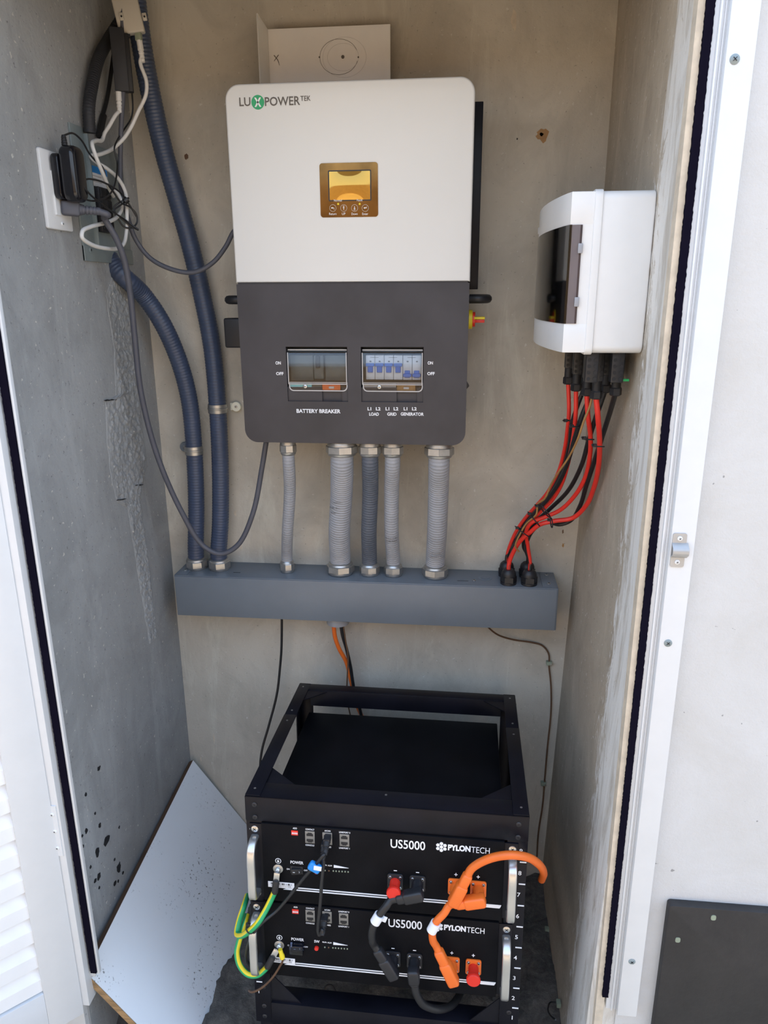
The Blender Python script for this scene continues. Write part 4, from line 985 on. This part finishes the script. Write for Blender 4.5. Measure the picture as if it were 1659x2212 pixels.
MB().tube(spline([W(1203, 2165, x=.238), W(1190, 2165, x=.225), W(1184, 2178, x=.215), W(1188, 2192, x=.21), W(1200, 2203, x=.21)], 8), .0017, 8).build('strap', 'black_rubber', ct)
q = W(1207, 2168, x=.240); MB().b2(q-V((.005, .007, .005)), q+V((.004, .007, .006)), .001).build('clip_body', 'led_dim', ct)

# ------------------------------------------------------------------ white board leaning at left
P1 = W(417, 1642, y=-.020); P2 = W(187, 2103, y=-.622); e1 = (P2-P1); Lb = e1.length; e1.normalize()
t_ = ray(295, 2212); 
best = None
for i in range(2000):
    Q = CAM+t_*(.5+i*.001); s_ = abs((Q-P2).dot(e1))/(Q-P2).length
    if best is None or s_ < best[0]: best = (s_, Q)
e2 = (best[1]-P2); e2 -= e1*e2.dot(e1); e2.normalize()
nb = e1.cross(e2)
if nb.dot(CAM-P1) < 0: nb = -nb
rb_ = ray(514, 2205); Wb = min(.36, (CAM+rb_*((P2-CAM).dot(nb)/rb_.dot(nb))-P2).dot(e2)); print('BOARD', Wb, (P2+e2*Wb).z, (P1+e2*Wb).z)
brd = thing('white_board', 'white melamine board with raw wood edge leaning on the left wall', 'board', P2+e2*Wb)
MB().prism([P1, P2, P2+e2*Wb, P1+e2*Wb], -nb*.014).build('panel', 'board_white', brd, smooth=0)
MB().prism([P2+e1*.0006, P2+e1*.0006+e2*Wb, P2+e1*.0006+e2*Wb-nb*.014, P2+e1*.0006-nb*.014], -e1*.0012).build('raw_edge', 'wood_edge', brd, smooth=0)
MB().prism([P1-e2*.0006, P2-e2*.0006, P2-e2*.0006-nb*.0138, P1-e2*.0006-nb*.0138], e2*.0010).build('dark_edge', 'wire_brown', brd, smooth=0)  # top edge face of the board, coloured dark brown

# ------------------------------------------------------------------ rack (built in its own axes)
U0, U1, VT, VB, RD = -.017, .490, .068, -.440, .438
rk = thing('rack', 'open black steel equipment rack holding two battery modules', 'rack', mat=RMAT)
def rb(name, a, b, mat='black_metal', bev=.0012, par=None): return MB().b2(a, b, bev).build(name, mat, par or rk, local=True)
PW = .032
fpl = rb('post', (U0, 0, VB), (U0+PW, .004, VT-.002)); fpr = rb('post', (U1-PW-.004, 0, VB), (U1, .004, VT-.002))
rb('post_side', (U0, .004, VB), (U0+.003, .040, VT-.002), par=fpl); rb('post_side', (U1-.003, .004, VB), (U1, .040, VT-.002), par=fpr)
for u in (U0, U1-PW):
    bpst = rb('post', (u, RD-.004, VB), (u+PW, RD, VT-.002)); rb('post_side', (u if u < .2 else u+PW-.003, RD-.045, VB), (u+.003 if u < .2 else u+PW, RD-.004, VT-.002), par=bpst)
rb('top_beam', (U0, -.003, .018), (U1, .000, VT)); rb('top_beam_lip', (U0, -.003, VT-.0025), (U1, .042, VT))
rb('top_beam', (U0+PW, RD-.003, .030), (U1-PW, RD, VT)); rb('top_beam_lip', (U0, RD-.030, VT-.0025), (U1, RD, VT))
rb('back_beam_face', (U0+PW, RD-.032, .028), (U1-PW, RD-.029, VT-.001))
for u in (U0, U1-.028):
    rb('side_beam', (u, .0, VT-.001), (u+.028, RD*.66, VT+.0015)); rb('side_beam_end', (u+.001, RD*.655, VT-.0008), (u+.027, RD, VT+.0005))
    rb('side_beam_web', (u if u < .2 else u+.0255, .004, .030), (u+.0025 if u < .2 else u+.028, RD, VT))
for su, u in ((1, U0+.027), (-1, U1-.027)):
    MB().prism([V((u, .040, VT-.004)), V((u+su*.060, .040, VT-.004)), V((u, .092, VT-.004))], (0, 0, .002)).build('gusset', 'black_metal', rk, True)
    MB().prism([V((u, RD-.028, VT-.004)), V((u+su*.050, RD-.028, VT-.004)), V((u, RD-.075, VT-.004))], (0, 0, .002)).build('gusset', 'black_metal', rk, True)
rb('bottom_beam', (U0+PW, -.001, VB), (U1-PW, .002, VB+.050)); rb('bottom_beam_lip', (U0+PW, .0, VB+.047), (U1-PW, .040, VB+.050))
rb('bottom_beam', (U0+PW, RD-.003, VB), (U1-PW, RD, VB+.050))
for u in (U0, U1-.028): rb('bottom_side_beam', (u, .004, VB), (u+.003 if u < .2 else u+.028, RD, VB+.045)) if u < .2 else rb('bottom_side_beam', (u+.025, .004, VB), (u+.028, RD, VB+.045))
for su, u in ((1, U0+PW), (-1, U1-PW)):
    MB().prism([V((u, .004, VB+.050)), V((u+su*.060, .004, VB+.050)), V((u, .004, VB+.115))], (0, .002, 0)).build('gusset', 'black_metal', rk, True)
    for vv in (.052, .026):
        screw(rk, (u-su*.014, -.003, vv), (0, -1, 0), .0048, 'black_plastic', local=True)
    for vv in (VB+.085, VB+.040, VB+.015): screw(rk, (u-su*.014, 0, vv), (0, -1, 0), .0048, 'black_plastic', local=True)
    for dd in (.02, RD*.60, RD*.70, RD-.02):
        MB().lathe(V((u-su*.019, dd, VT+.0012)), EZ, [(.0022, 0), (.0022, .0008)], 10).build('rivet', 'zinc', rk, True)
        MB().lathe(V((U0 if su > 0 else U1, dd, .052)), (-su, 0, 0), [(.0042, 0), (.0042, .002)], 12).build('bolt_head', 'black_plastic', rk, True)
MB().lathe(V(((U0+U1)/2, .030, VT+.0)), EZ, [(.0022, 0), (.0022, .0006)], 10).build('rivet', 'steel', rk, True)
for u in (U0+.018, U1-.018):
    for d in (.03, RD-.03):
        cs = MB().b2((u-.014, d-.016, VB-.046), (u+.014, d+.016, VB), .002).build('caster', 'black_metal', rk, True)
        MB().lathe(V((u-.010, d+.01, VB-.078)), (1, 0, 0), [(.042, 0), (.045, .003), (.045, .017), (.042, .020)], 24).build('caster_wheel', 'black_rubber', cs, True)
# unit numbers and tick marks
for side in (0, 1):
    post = fpl if side == 0 else fpr
    for i in range(9):
        num = 9-i; vv = -.0031-i*.04534; u = -.0085 if side == 0 else .4785
        letters(post, str(num), V((u, -.0002, vv)), None, .0088, EX, EZ, 'white_print', .01, 'unit_number', True)
        q = (-.0125 if side == 0 else .4775)
        MB().b2((q, -.0006, vv+.0225-.0012), (q+.0115, 0, vv+.0225+.0012)).build('unit_tick', 'white_print', post, True)
    q = (-.0125 if side == 0 else .4775)

# ------------------------------------------------------------------ battery modules
def strip_poly(par, pts, mat='white_print', th=.0005, name='printed_stripe'):
    MB().prism([V((u, -.0062, v)) for u, v in pts], (0, -th, 0)).build(name, mat, par, True, smooth=0)
def make_battery(label, covered):
    b = thing('battery_module', label, 'battery', mat=RMAT, group=None)
    B0, B1, T, L = .0125, .4495, .0165, -.1480
    MB().b2((B0, .003, L), (B1, .400, T-.002), .0015).build('case', 'black_panel', b, True)
    fp = MB().b2((B0, -.006, L), (B1, .003, T), .001).build('front_panel', 'black_panel', b, True)
    for s_, u0, u1 in ((0, -.010, B0), (1, B1, .4735)):
        ear = MB().b2((u0, -.003, L+.004), (u1, 0, T-.004), .0006).build('mounting_ear', 'black_metal', b, True)
        um = -.0005 if s_ == 0 else .4635
        screw(ear, (um, -.003, .0015), (0, -1, 0), .0066, 'steel', local=True); screw(ear, (um, -.003, -.136), (0, -1, 0), .0066, 'steel', local=True)
        hp = [V((um, -.003, -.014)), V((um, -.018, -.0145)), V((um, -.030, -.022)), V((um, -.034, -.034)), V((um, -.034, -.072)), V((um, -.034, -.112)), V((um, -.030, -.123)), V((um, -.016, -.129)), V((um, -.003, -.1295))]
        P = spline(hp, 5); hb = MB(); rings = []
        for i, p in enumerate(P):
            t = (P[min(i+1, len(P)-1)]-P[max(i-1, 0)]).normalized(); nn = V((1, 0, 0)).cross(t).normalized()
            rings.append([hb.bm.verts.new(p+V((1, 0, 0))*x+nn*y) for x, y in rrect(.0150, .0085, .0034, 3)])
        for r0, r1 in zip(rings, rings[1:]):
            for i in range(len(r0)): hb.bm.faces.new([r0[i], r0[(i+1) % len(r0)], r1[(i+1) % len(r0)], r1[i]])
        hb.bm.faces.new(rings[0]); hb.bm.faces.new(rings[-1][::-1])
        hb.build('handle', 'alu', b, True)
    off = .0061
    def Q(px, py): return RL(px, py, off)
    def bt(s, px, py, wpx, hpx, bold=0):
        c = Q(px, py); w = Q(px+wpx/2, py).x-Q(px-wpx/2, py).x; h = Q(px, py-hpx/2).z-Q(px, py+hpx/2).z
        letters(fp, s, c, w, h, EX, EZ, 'white_print', bold, 'lettering', True)
    bt('US5000', 881, 1824.5, 75, 19, .012)
    bt('PYLON', 992, 1832, 49, 13, .05); bt('TECH', 1038, 1836.5, 40, 13, 0)
    lg = Q(953.5, 1829.5)
    for dx, dz in ((-.0062, .0036), (-.0062, -.0036), (0, .0068), (0, 0), (0, -.0068), (.0062, .0036), (.0062, -.0036)):
        MB().lathe(lg+V((dx, 0, dz)), (0, -1, 0), [(.0034, 0), (.0034, .0004)], 6).build('logo_hexagon', 'white_print', fp, True, smooth=0)
    bt('ADD', 637, 1789, 9, 3.6, .02); bt('CONTACT', 669.5, 1791.5, 19, 3.6, .02); bt('CONSOLE', 669.5, 1825.5, 19, 3.6, .02)
    bt('A/CAN', 707.5, 1794.5, 13, 3.6, .02); bt('B/RS485', 706, 1829, 19, 3.6, .02); bt('LINKPORT 0', 744.5, 1798, 24, 3.6, .02); bt('LINKPORT 1', 744, 1832, 23, 3.6, .02)
    bt('POWER', 641.5, 1863, 28, 6.5, .02); bt('ON', 622.5, 1877, 6.5, 3.5, .01); bt('OFF', 660.5, 1880, 8, 3.5, .01)
    bt('SW', 684.5, 1867, 12, 6, .02); bt('RUN', 701.5, 1868.5, 9, 3.2, .02); bt('ALM', 712.5, 1869.5, 9, 3.2, .02)
    a, c, d = Q(721, 1868), Q(753, 1875), Q(721, 1874)
    strip_poly(fp, [(a.x, a.z), (c.x, c.z), (c.x, c.z-.0003), (d.x, d.z)], name='printed_wedge')
    # dip switch
    c = Q(636.5, 1799); ds = MB().b2(c+V((-.0062, -.001, -.0048)), c+V((.0062, .004, .0048)), .0005).build('dip_switch', 'red_cap', fp, True)
    for i in range(4): MB().b2(c+V((-.0046+i*.0028, -.002, -.0015)), c+V((-.0030+i*.0028, 0, .0015))).build('dip_lever', 'white_print', ds, True)
    # sockets
    for px, py in ((669.5, 1808.5), (707, 1811.5), (744, 1815)):
        c = Q(px, py); s_ = MB().b2(c+V((-.0088, -.0006, -.0125)), c+V((.0088, .004, .0125)), .0005).build('network_socket', 'port_grey', fp, True)
        for dz, sg in ((.0062, 1), (-.0068, -1)):
            MB().prism([c+V((x, -.0008, dz+z*sg)) for x, z in ((-.006, -.0034), (.006, -.0034), (.006, .0014), (.0038, .0014), (.0038, .0034), (-.0038, .0034), (-.0038, .0014), (-.006, .0014))], (0, -.0002, 0)).build('socket_opening', 'black_rubber', s_, True, smooth=0)
    # power rocker
    c = Q(641, 1879.5); sb_ = MB().b2(c+V((-.0118, -.001, -.0078)), c+V((.0118, .002, .0078)), .001).build('power_switch', 'black_plastic', fp, True)
    MB().box(c+V((0, -.003, 0)), (.018, .006, .0115), .001, 2, Matrix.Rotation(.16, 3, 'Z')).build('rocker', 'black_rubber', sb_, True)
    MB().b2(c+V((-.006, -.0070, -.0004)), c+V((-.002, -.0060, .0004))).build('rocker_mark', 'white_print', sb_, True)
    ro = MB(); 
    vo = [ro.bm.verts.new(c+V((.0045+.0018*math.cos(i*.5236), -.0052, .0024*math.sin(i*.5236)))) for i in range(12)]; vi = [ro.bm.verts.new(c+V((.0045+.0013*math.cos(i*.5236), -.0052, .0019*math.sin(i*.5236)))) for i in range(12)]
    for i in range(12): ro.bm.faces.new([vo[i], vo[(i+1) % 12], vi[(i+1) % 12], vi[i]])
    ro.build('rocker_mark', 'white_print', sb_, True, smooth=0)
    if covered: MB().b2(c+V((-.0135, -.012, -.0095)), c+V((.0135, -.001, .0110)), .002).build('switch_cover', 'blue_clear', sb_, True)
    c = Q(684, 1881.5); MB().lathe(c, (0, -1, 0), [(.0042, 0), (.0042, .003), (.0034, .0042)], 18).build('start_button', 'red_cap', fp, True)
    for i, px in enumerate((702, 710.5, 720, 726, 732.5, 739, 745.5, 752)): MB().ball(Q(px, 1880.5+.06*(px-702)), .0018, (.8, .4, 1), 10).build('status_light', 'led_dim' if i != 1 else 'wire_brown', fp, True)
    # ground stud symbol
    c = Q(601, 1859.5); gs = MB().lathe(c, (0, -1, 0), [(.0056, 0), (.0056, .0003)], 22).build('ground_symbol', 'white_print', fp, True)
    MB().lathe(c+V((0, -.0003, 0)), (0, -1, 0), [(.0045, 0), (.0045, .0002)], 22).build('symbol_field', 'black_panel', gs, True)
    MB().prism([c+V((x, -.0006, z)) for x, z in ((-.0006, .0035), (.0006, .0035), (.0006, .0005), (.0028, .0005), (0, -.0032), (-.0028, .0005), (-.0006, .0005))], (0, -.0001, 0)).build('symbol_arrow', 'white_print', gs, True, smooth=0)
    c = Q(601, 1876); MB().lathe(c, (0, -1, 0), [(.0094, 0), (.0094, .0015), (.0085, .002)], 24).build('ground_washer', 'zinc', fp, True)
    MB().lathe(c+V((0, -.002, 0)), (0, -1, 0), [(.0048, 0), (.0048, .004), (.0035, .0055)], 16).build('ground_bolt', 'steel', fp, True)
    # serial sticker
    p = Q(579, 1902); q = Q(636, 1920)
    stc = MB().b2((p.x, -.0066, q.z), (q.x, -.006, p.z-.001)).build('serial_sticker', 'white_print', fp, True)
    MB().b2((p.x+.004, -.0070, (p.z+q.z)/2), (q.x-.004, -.0066, p.z-.003)).build('barcode', 'barcode_sticker', stc, True)
    zs = p.z*.3+q.z*.7
    letters(stc, '070401111145', V(((p.x+q.x)/2, -.0067, zs)), (q.x-p.x)*.75, .0032, EX, EZ, 'grey_print', .0, 'serial_number', True)
    # stripes
    z0 = Q(640, 1922).z; x0 = Q(612, 1918).x; x1 = Q(1083, 1953).x; z1 = z0
    strip_poly(fp, [(x0, z1-.0014), (x0+.005, z1+.0010), (x1-.034, z1+.0010), (x1-.030, z1-.0014)]); 
    strip_poly(fp, [(x0+.020, z1+.0034), (x0+.023, z1+.0056), (x1, z1+.0056), (x1-.001, z1+.0020), (x1-.034, z1+.0020), (x1-.036, z1+.0034)])
    strip_poly(fp, [(x1-.030, z1+.0021), (x1-.001, z1+.0021), (x1-.003, z1-.0014), (x1-.028, z1-.0014)])
    # terminals
    for px, py, sgn, mat in ((854, 1903, '-', 'black_plastic'), (902, 1907, '-', 'black_plastic'), (985, 1914, '+', 'orange_plastic'), (1033, 1919, '+', 'orange_plastic')):
        c = Q(px, py)
        t = MB().plate(c+V((0, 0, 0)), .0285, .0330, .0035, .004, EX, EZ, bev=.0008).build('terminal_base', mat, fp, True)
        for dx in (-.0092, .0092):
            for dz in (-.0108, .0108): screw(t, c+V((dx, -.0038, dz)), (0, -1, 0), .0030, 'steel', local=True)
        bt(sgn, px, py-25 if sgn == '+' else py-22.5, 7, 7 if sgn == '+' else 1.8, .02)
    return b
bat1 = make_battery('upper black battery module, an orange cable arching over its right handle', False)
bat2 = make_battery('lower black battery module with a clear cover over its power switch', True)
sh = V((-.0035, 0, -.1693))
bat2.matrix_world = RMAT @ Matrix.Translation(sh)
bpy.context.view_layer.update()

# ------------------------------------------------------------------ battery plugs and cables
def RP(px, py, off): return RWd(px, py, off)
def oriented(a, b):
    d = (V(b)-V(a)).normalized(); e = RN-d*RN.dot(d); e.normalize(); return Matrix((d, e, d.cross(e))).transposed()
def elbow(par, term, out, tail, mat, w=.021):
    # plug: round hub out of the terminal, angled boxy body towards the tail, collar
    hub = V(term)+RN*.004; kn = V(term)+RN*.030
    h = MB().lathe(hub, RN, [(.0105, 0), (.0105, .018), (.0098, .026)], 20).build('plug_hub', mat, par)
    d = (V(tail)-kn).normalized(); R3 = oriented(kn, tail); L = (V(tail)-kn).length
    MB().box(kn+d*(L*.16), (L*.55+.016, w, w), .005, 3, R3).build('plug_body', mat, par)
    MB().box(kn+d*(L*.70), (L*.62, w*.84, w*.84), .0055, 3, R3).build('plug_collar', mat, par)
    return kn, d
def rp(px, py, off): return RWd(px, py, off)
def plug_cable(name, label, mat, cmat, t1, tail1, t2, tail2, mids, r):
    root = thing(name, label, 'cable', tail1)
    _, d1 = elbow(root, t1, None, tail1, mat)
    P = [tail1-d1*.004, tail1+d1*.010]+mids
    if t2 is not None:
        _, d2 = elbow(root, t2, None, tail2, mat); P += [tail2+d2*.010, tail2-d2*.004]
    MB().tube(spline(P, 8), r, 12).build('cable_jacket', cmat, root)
    return root
T1 = [RWd(px, py, .006) for px, py in ((854, 1903), (902, 1907), (985, 1914), (1033, 1919))]
T2 = [p+RMAT.to_3x3() @ sh for p in T1]
o1 = plug_cable('battery_cable', 'orange battery cable leaving the upper module towards the right wall', 'orange_plastic', 'cable_orange', T1[2], rp(1012, 1888, .034), None, None,
                [rp(1036, 1864, .036), rp(1070, 1851, .042), rp(1105, 1847, .044), rp(1140, 1852, .030), rp(1163, 1866, .008), rp(1174, 1884, -.03), rp(1170, 1900, -.08)], .0072)
o2 = plug_cable('battery_cable', 'orange link cable joining the upper and lower modules', 'orange_plastic', 'cable_orange', T1[3], rp(984, 1953, .036), T2[2], rp(946, 2052, .036),
                [rp(960, 1972, .040), rp(942, 1992, .044), rp(934, 2015, .044), rp(936, 2034, .040)], .0068)
b1 = plug_cable('battery_cable', 'black link cable joining the upper and lower modules', 'black_plastic', 'cable_black', T1[1], rp(856, 1942, .036), T2[0], rp(814, 2050, .036),
                [rp(834, 1958, .042), rp(814, 1984, .046), rp(804, 2010, .046), rp(804, 2032, .042)], .0068)
b2_ = plug_cable('battery_cable', 'black battery cable dropping from the lower module and curling under it', 'black_plastic', 'cable_black', T2[1], rp(896, 2128, .036), None, None,
                [rp(901, 2150, .034), rp(915, 2170, .028), rp(945, 2180, .012), rp(975, 2172, -.02), rp(992, 2150, -.06), rp(1000, 2130, -.12)], .0072)
def tag(par, p, d, mat, r=.0095, h=.020, flag=None):
    MB().lathe(V(p)-V(d).normalized()*(h/2), d, [(r, 0), (r, h)], 20).build('cable_tag', mat, par)
    if flag is not None: MB().box(flag, (.016, .0015, .012), .0006, 2, RM.to_3x3() @ Matrix.Rotation(.35, 3, 'Y')).build('tag_flag', mat, par)
tag(b1, rp(815, 1984, .046), rp(834, 1958, .042)-rp(806, 2004, .046), 'white_print', .0092, .018, rp(826, 1984, .044))
tag(o2, rp(937, 2002, .044), rp(950, 1980, .044)-rp(930, 2016, .044), 'white_print', .0092, .020, None)
# protective red caps on free terminals
def capthing(label, p):
    t = thing('terminal_cap', label, 'cap', p)
    MB().lathe(V(p)+RN*.0035, RN, [(.0095, 0), (.0095, .022)], 24).build('cap_neck', 'red_cap', t)
    MB().lathe(V(p)+RN*.0255, RN, [(.0122, 0), (.0128, .0015), (.0128, .006), (.0118, .0075)], 28).build('cap_head', 'red_cap', t)
capthing('round red cap on the free terminal of the upper module', T1[0])
capthing('round red cap on the orange terminal of the lower module', T2[3])
# communication cables
def rj(par, px, py, off=.006, down=.024):
    p = rp(px, py, off); MB().box(p+RN*.008, (.0115, .018, .010), .001, 2, RM.to_3x3()).build('network_plug', 'black_plastic', par)
    d = (RN*.75-RZ*.65).normalized()
    MB().lathe(p+RN*.014-RZ*.001, d, [(.0062, 0), (.006, .008), (.0048, .009), (.0055, .012), (.0044, .013), (.0050, .016), (.0036, .022)], 14).build('plug_boot', 'black_rubber', par)
    return p+RN*.014+d*.020
c1 = thing('data_cable', 'black data cable linking the two modules, hanging straight down', 'data cable', rp(690, 2030, .02))
e1_ = rj(c1, 704, 1817); e2_ = rj(c1, 703, 1978)
MB().tube(spline([e1_, rp(699, 1862, .034), rp(695, 1905, .036), rp(692, 1950, .036), rp(688, 1990, .036), rp(687, 2012, .034), rp(690, 2020, .033), rp(696, 2008, .033), e2_], 7), .0031, 10).build('cable_jacket', 'cable_black', c1)
c2 = thing('data_cable', 'black data cable with a blue tag running diagonally to the left post', 'data cable', rp(540, 2070, .01))
e3_ = rj(c2, 709, 1806)
MB().tube(spline([e3_, rp(698, 1848, .040), rp(680, 1870, .036), rp(655, 1898, .028), rp(625, 1936, .022), rp(597, 1968, .022), rp(570, 1990, .034), rp(548, 2015, .034), rp(535, 2045, .02), rp(533, 2075, .008), rp(545, 2092, .0), rp(556, 2100, -.02)], 7), .0031, 10).build('cable_jacket', 'cable_black', c2)
MB().box(rp(680, 1873, .037), (.023, .012, .017), .004, 3, RM.to_3x3() @ Matrix.Rotation(.5, 3, 'Y')).build('cable_tag', 'blue_label', c2)
MB().box(rp(686, 1876, .0445), (.014, .0008, .009), .0003, 2, RM.to_3x3() @ Matrix.Rotation(.12, 3, 'Y')).build('tag_text_field', 'white_print', c2)
# earth wires
def lugthing(name, label, p, d, mids, cmat):
    t = thing(name, label, 'earth wire', p)
    d = V(d).normalized(); R3 = oriented(p, V(p)+d)
    MB().box(V(p)+d*.012+RN*.004, (.020, .003, .011), .0008, 2, R3).build('ring_lug', 'steel', t)
    MB().lathe(V(p)+d*.018+RN*.004, d, [(.0055, 0), (.0062, .003), (.0062, .026), (.0056, .028)], 16).build('heat_shrink', 'shrink', t)
    MB().tube(spline([V(p)+d*.042+RN*.004]+mids, 8), .0056, 16, mark=True, start=-(RN*.8-RX*.9+RZ*.3)).build('wire_jacket', 'earth_wire', t)
    return t
L1 = rp(600, 1880, .012); L2 = rp(600, 2046, .012)
w1 = lugthing('earth_wire', 'green and yellow earth wire from the upper module looping left of the post', L1, rp(596, 1915, .012)-L1, [rp(588, 1938, .016), rp(574, 1966, .024), rp(558, 1992, .038), rp(540, 2010, .036), rp(522, 2021, .020), rp(512, 2016, .004), rp(516, 1992, -.010), rp(527, 1958, -.025), rp(534, 1935, -.06)], 'earth_wire')
w2 = lugthing('earth_wire', 'green and yellow earth wire from the lower module curving round its handle', L2, rp(588, 2068, .014)-L2, [rp(574, 2092, .018), rp(556, 2106, .022), rp(535, 2104, .022), rp(518, 2085, .018), rp(512, 2058, .010), rp(516, 2035, .0), rp(527, 2000, -.012), rp(534, 1975, -.03)], 'earth_wire')
w3 = cable('thin_wire', 'thin brown wire with yellow crimp below the lower module', 'wire', [rp(603, 2052, .02), rp(611, 2072, .022), rp(604, 2088, .018), rp(585, 2116, .012), rp(562, 2136, .008), rp(545, 2143, .004), rp(538, 2140, -.01)], .0021, 'wire_brown', n=8)
MB().lathe(rp(605, 2051, .021), rp(611, 2072, .022)-rp(605, 2051, .021), [(.0040, 0), (.0040, .010), (.0050, .012), (.0048, .019)], 14).build('yellow_crimp', 'yellow', w3)
ziptie('black cable tie round the green and yellow wires at the left post', rp(541, 2006, .034), rp(555, 1994, .036)-rp(525, 2020, .02), .0085, rp(536, 1997, .044))

# ------------------------------------------------------------------ bits on the floor
tl = thing('cable_tie', 'bent black cable tie lying on the ground under the rack', 'cable tie', W(712, 2160, z=ZF+.01))
MB().tube(spline([W(700, 2164, z=ZF+.012), W(698, 2145, z=ZF+.02), W(704, 2130, z=ZF+.03), W(716, 2128, z=ZF+.03), W(725, 2142, z=ZF+.02), W(730, 2160, z=ZF+.012)], 7), .0018, 8).build('strap', 'black_rubber', tl)
rs = thing('stone', 'small brown stone on the ground under the rack', 'stone', W(734, 2160, z=ZF))
b = MB().ball(W(734, 2158, z=ZF+.008), .013, (1.1, .9, .8), 8)
for v in b.bm.verts: v.co += V((random.uniform(-.002, .002), random.uniform(-.002, .002), random.uniform(-.002, .002)))
b.build('stone_body', 'wire_tan', rs, smooth=0)
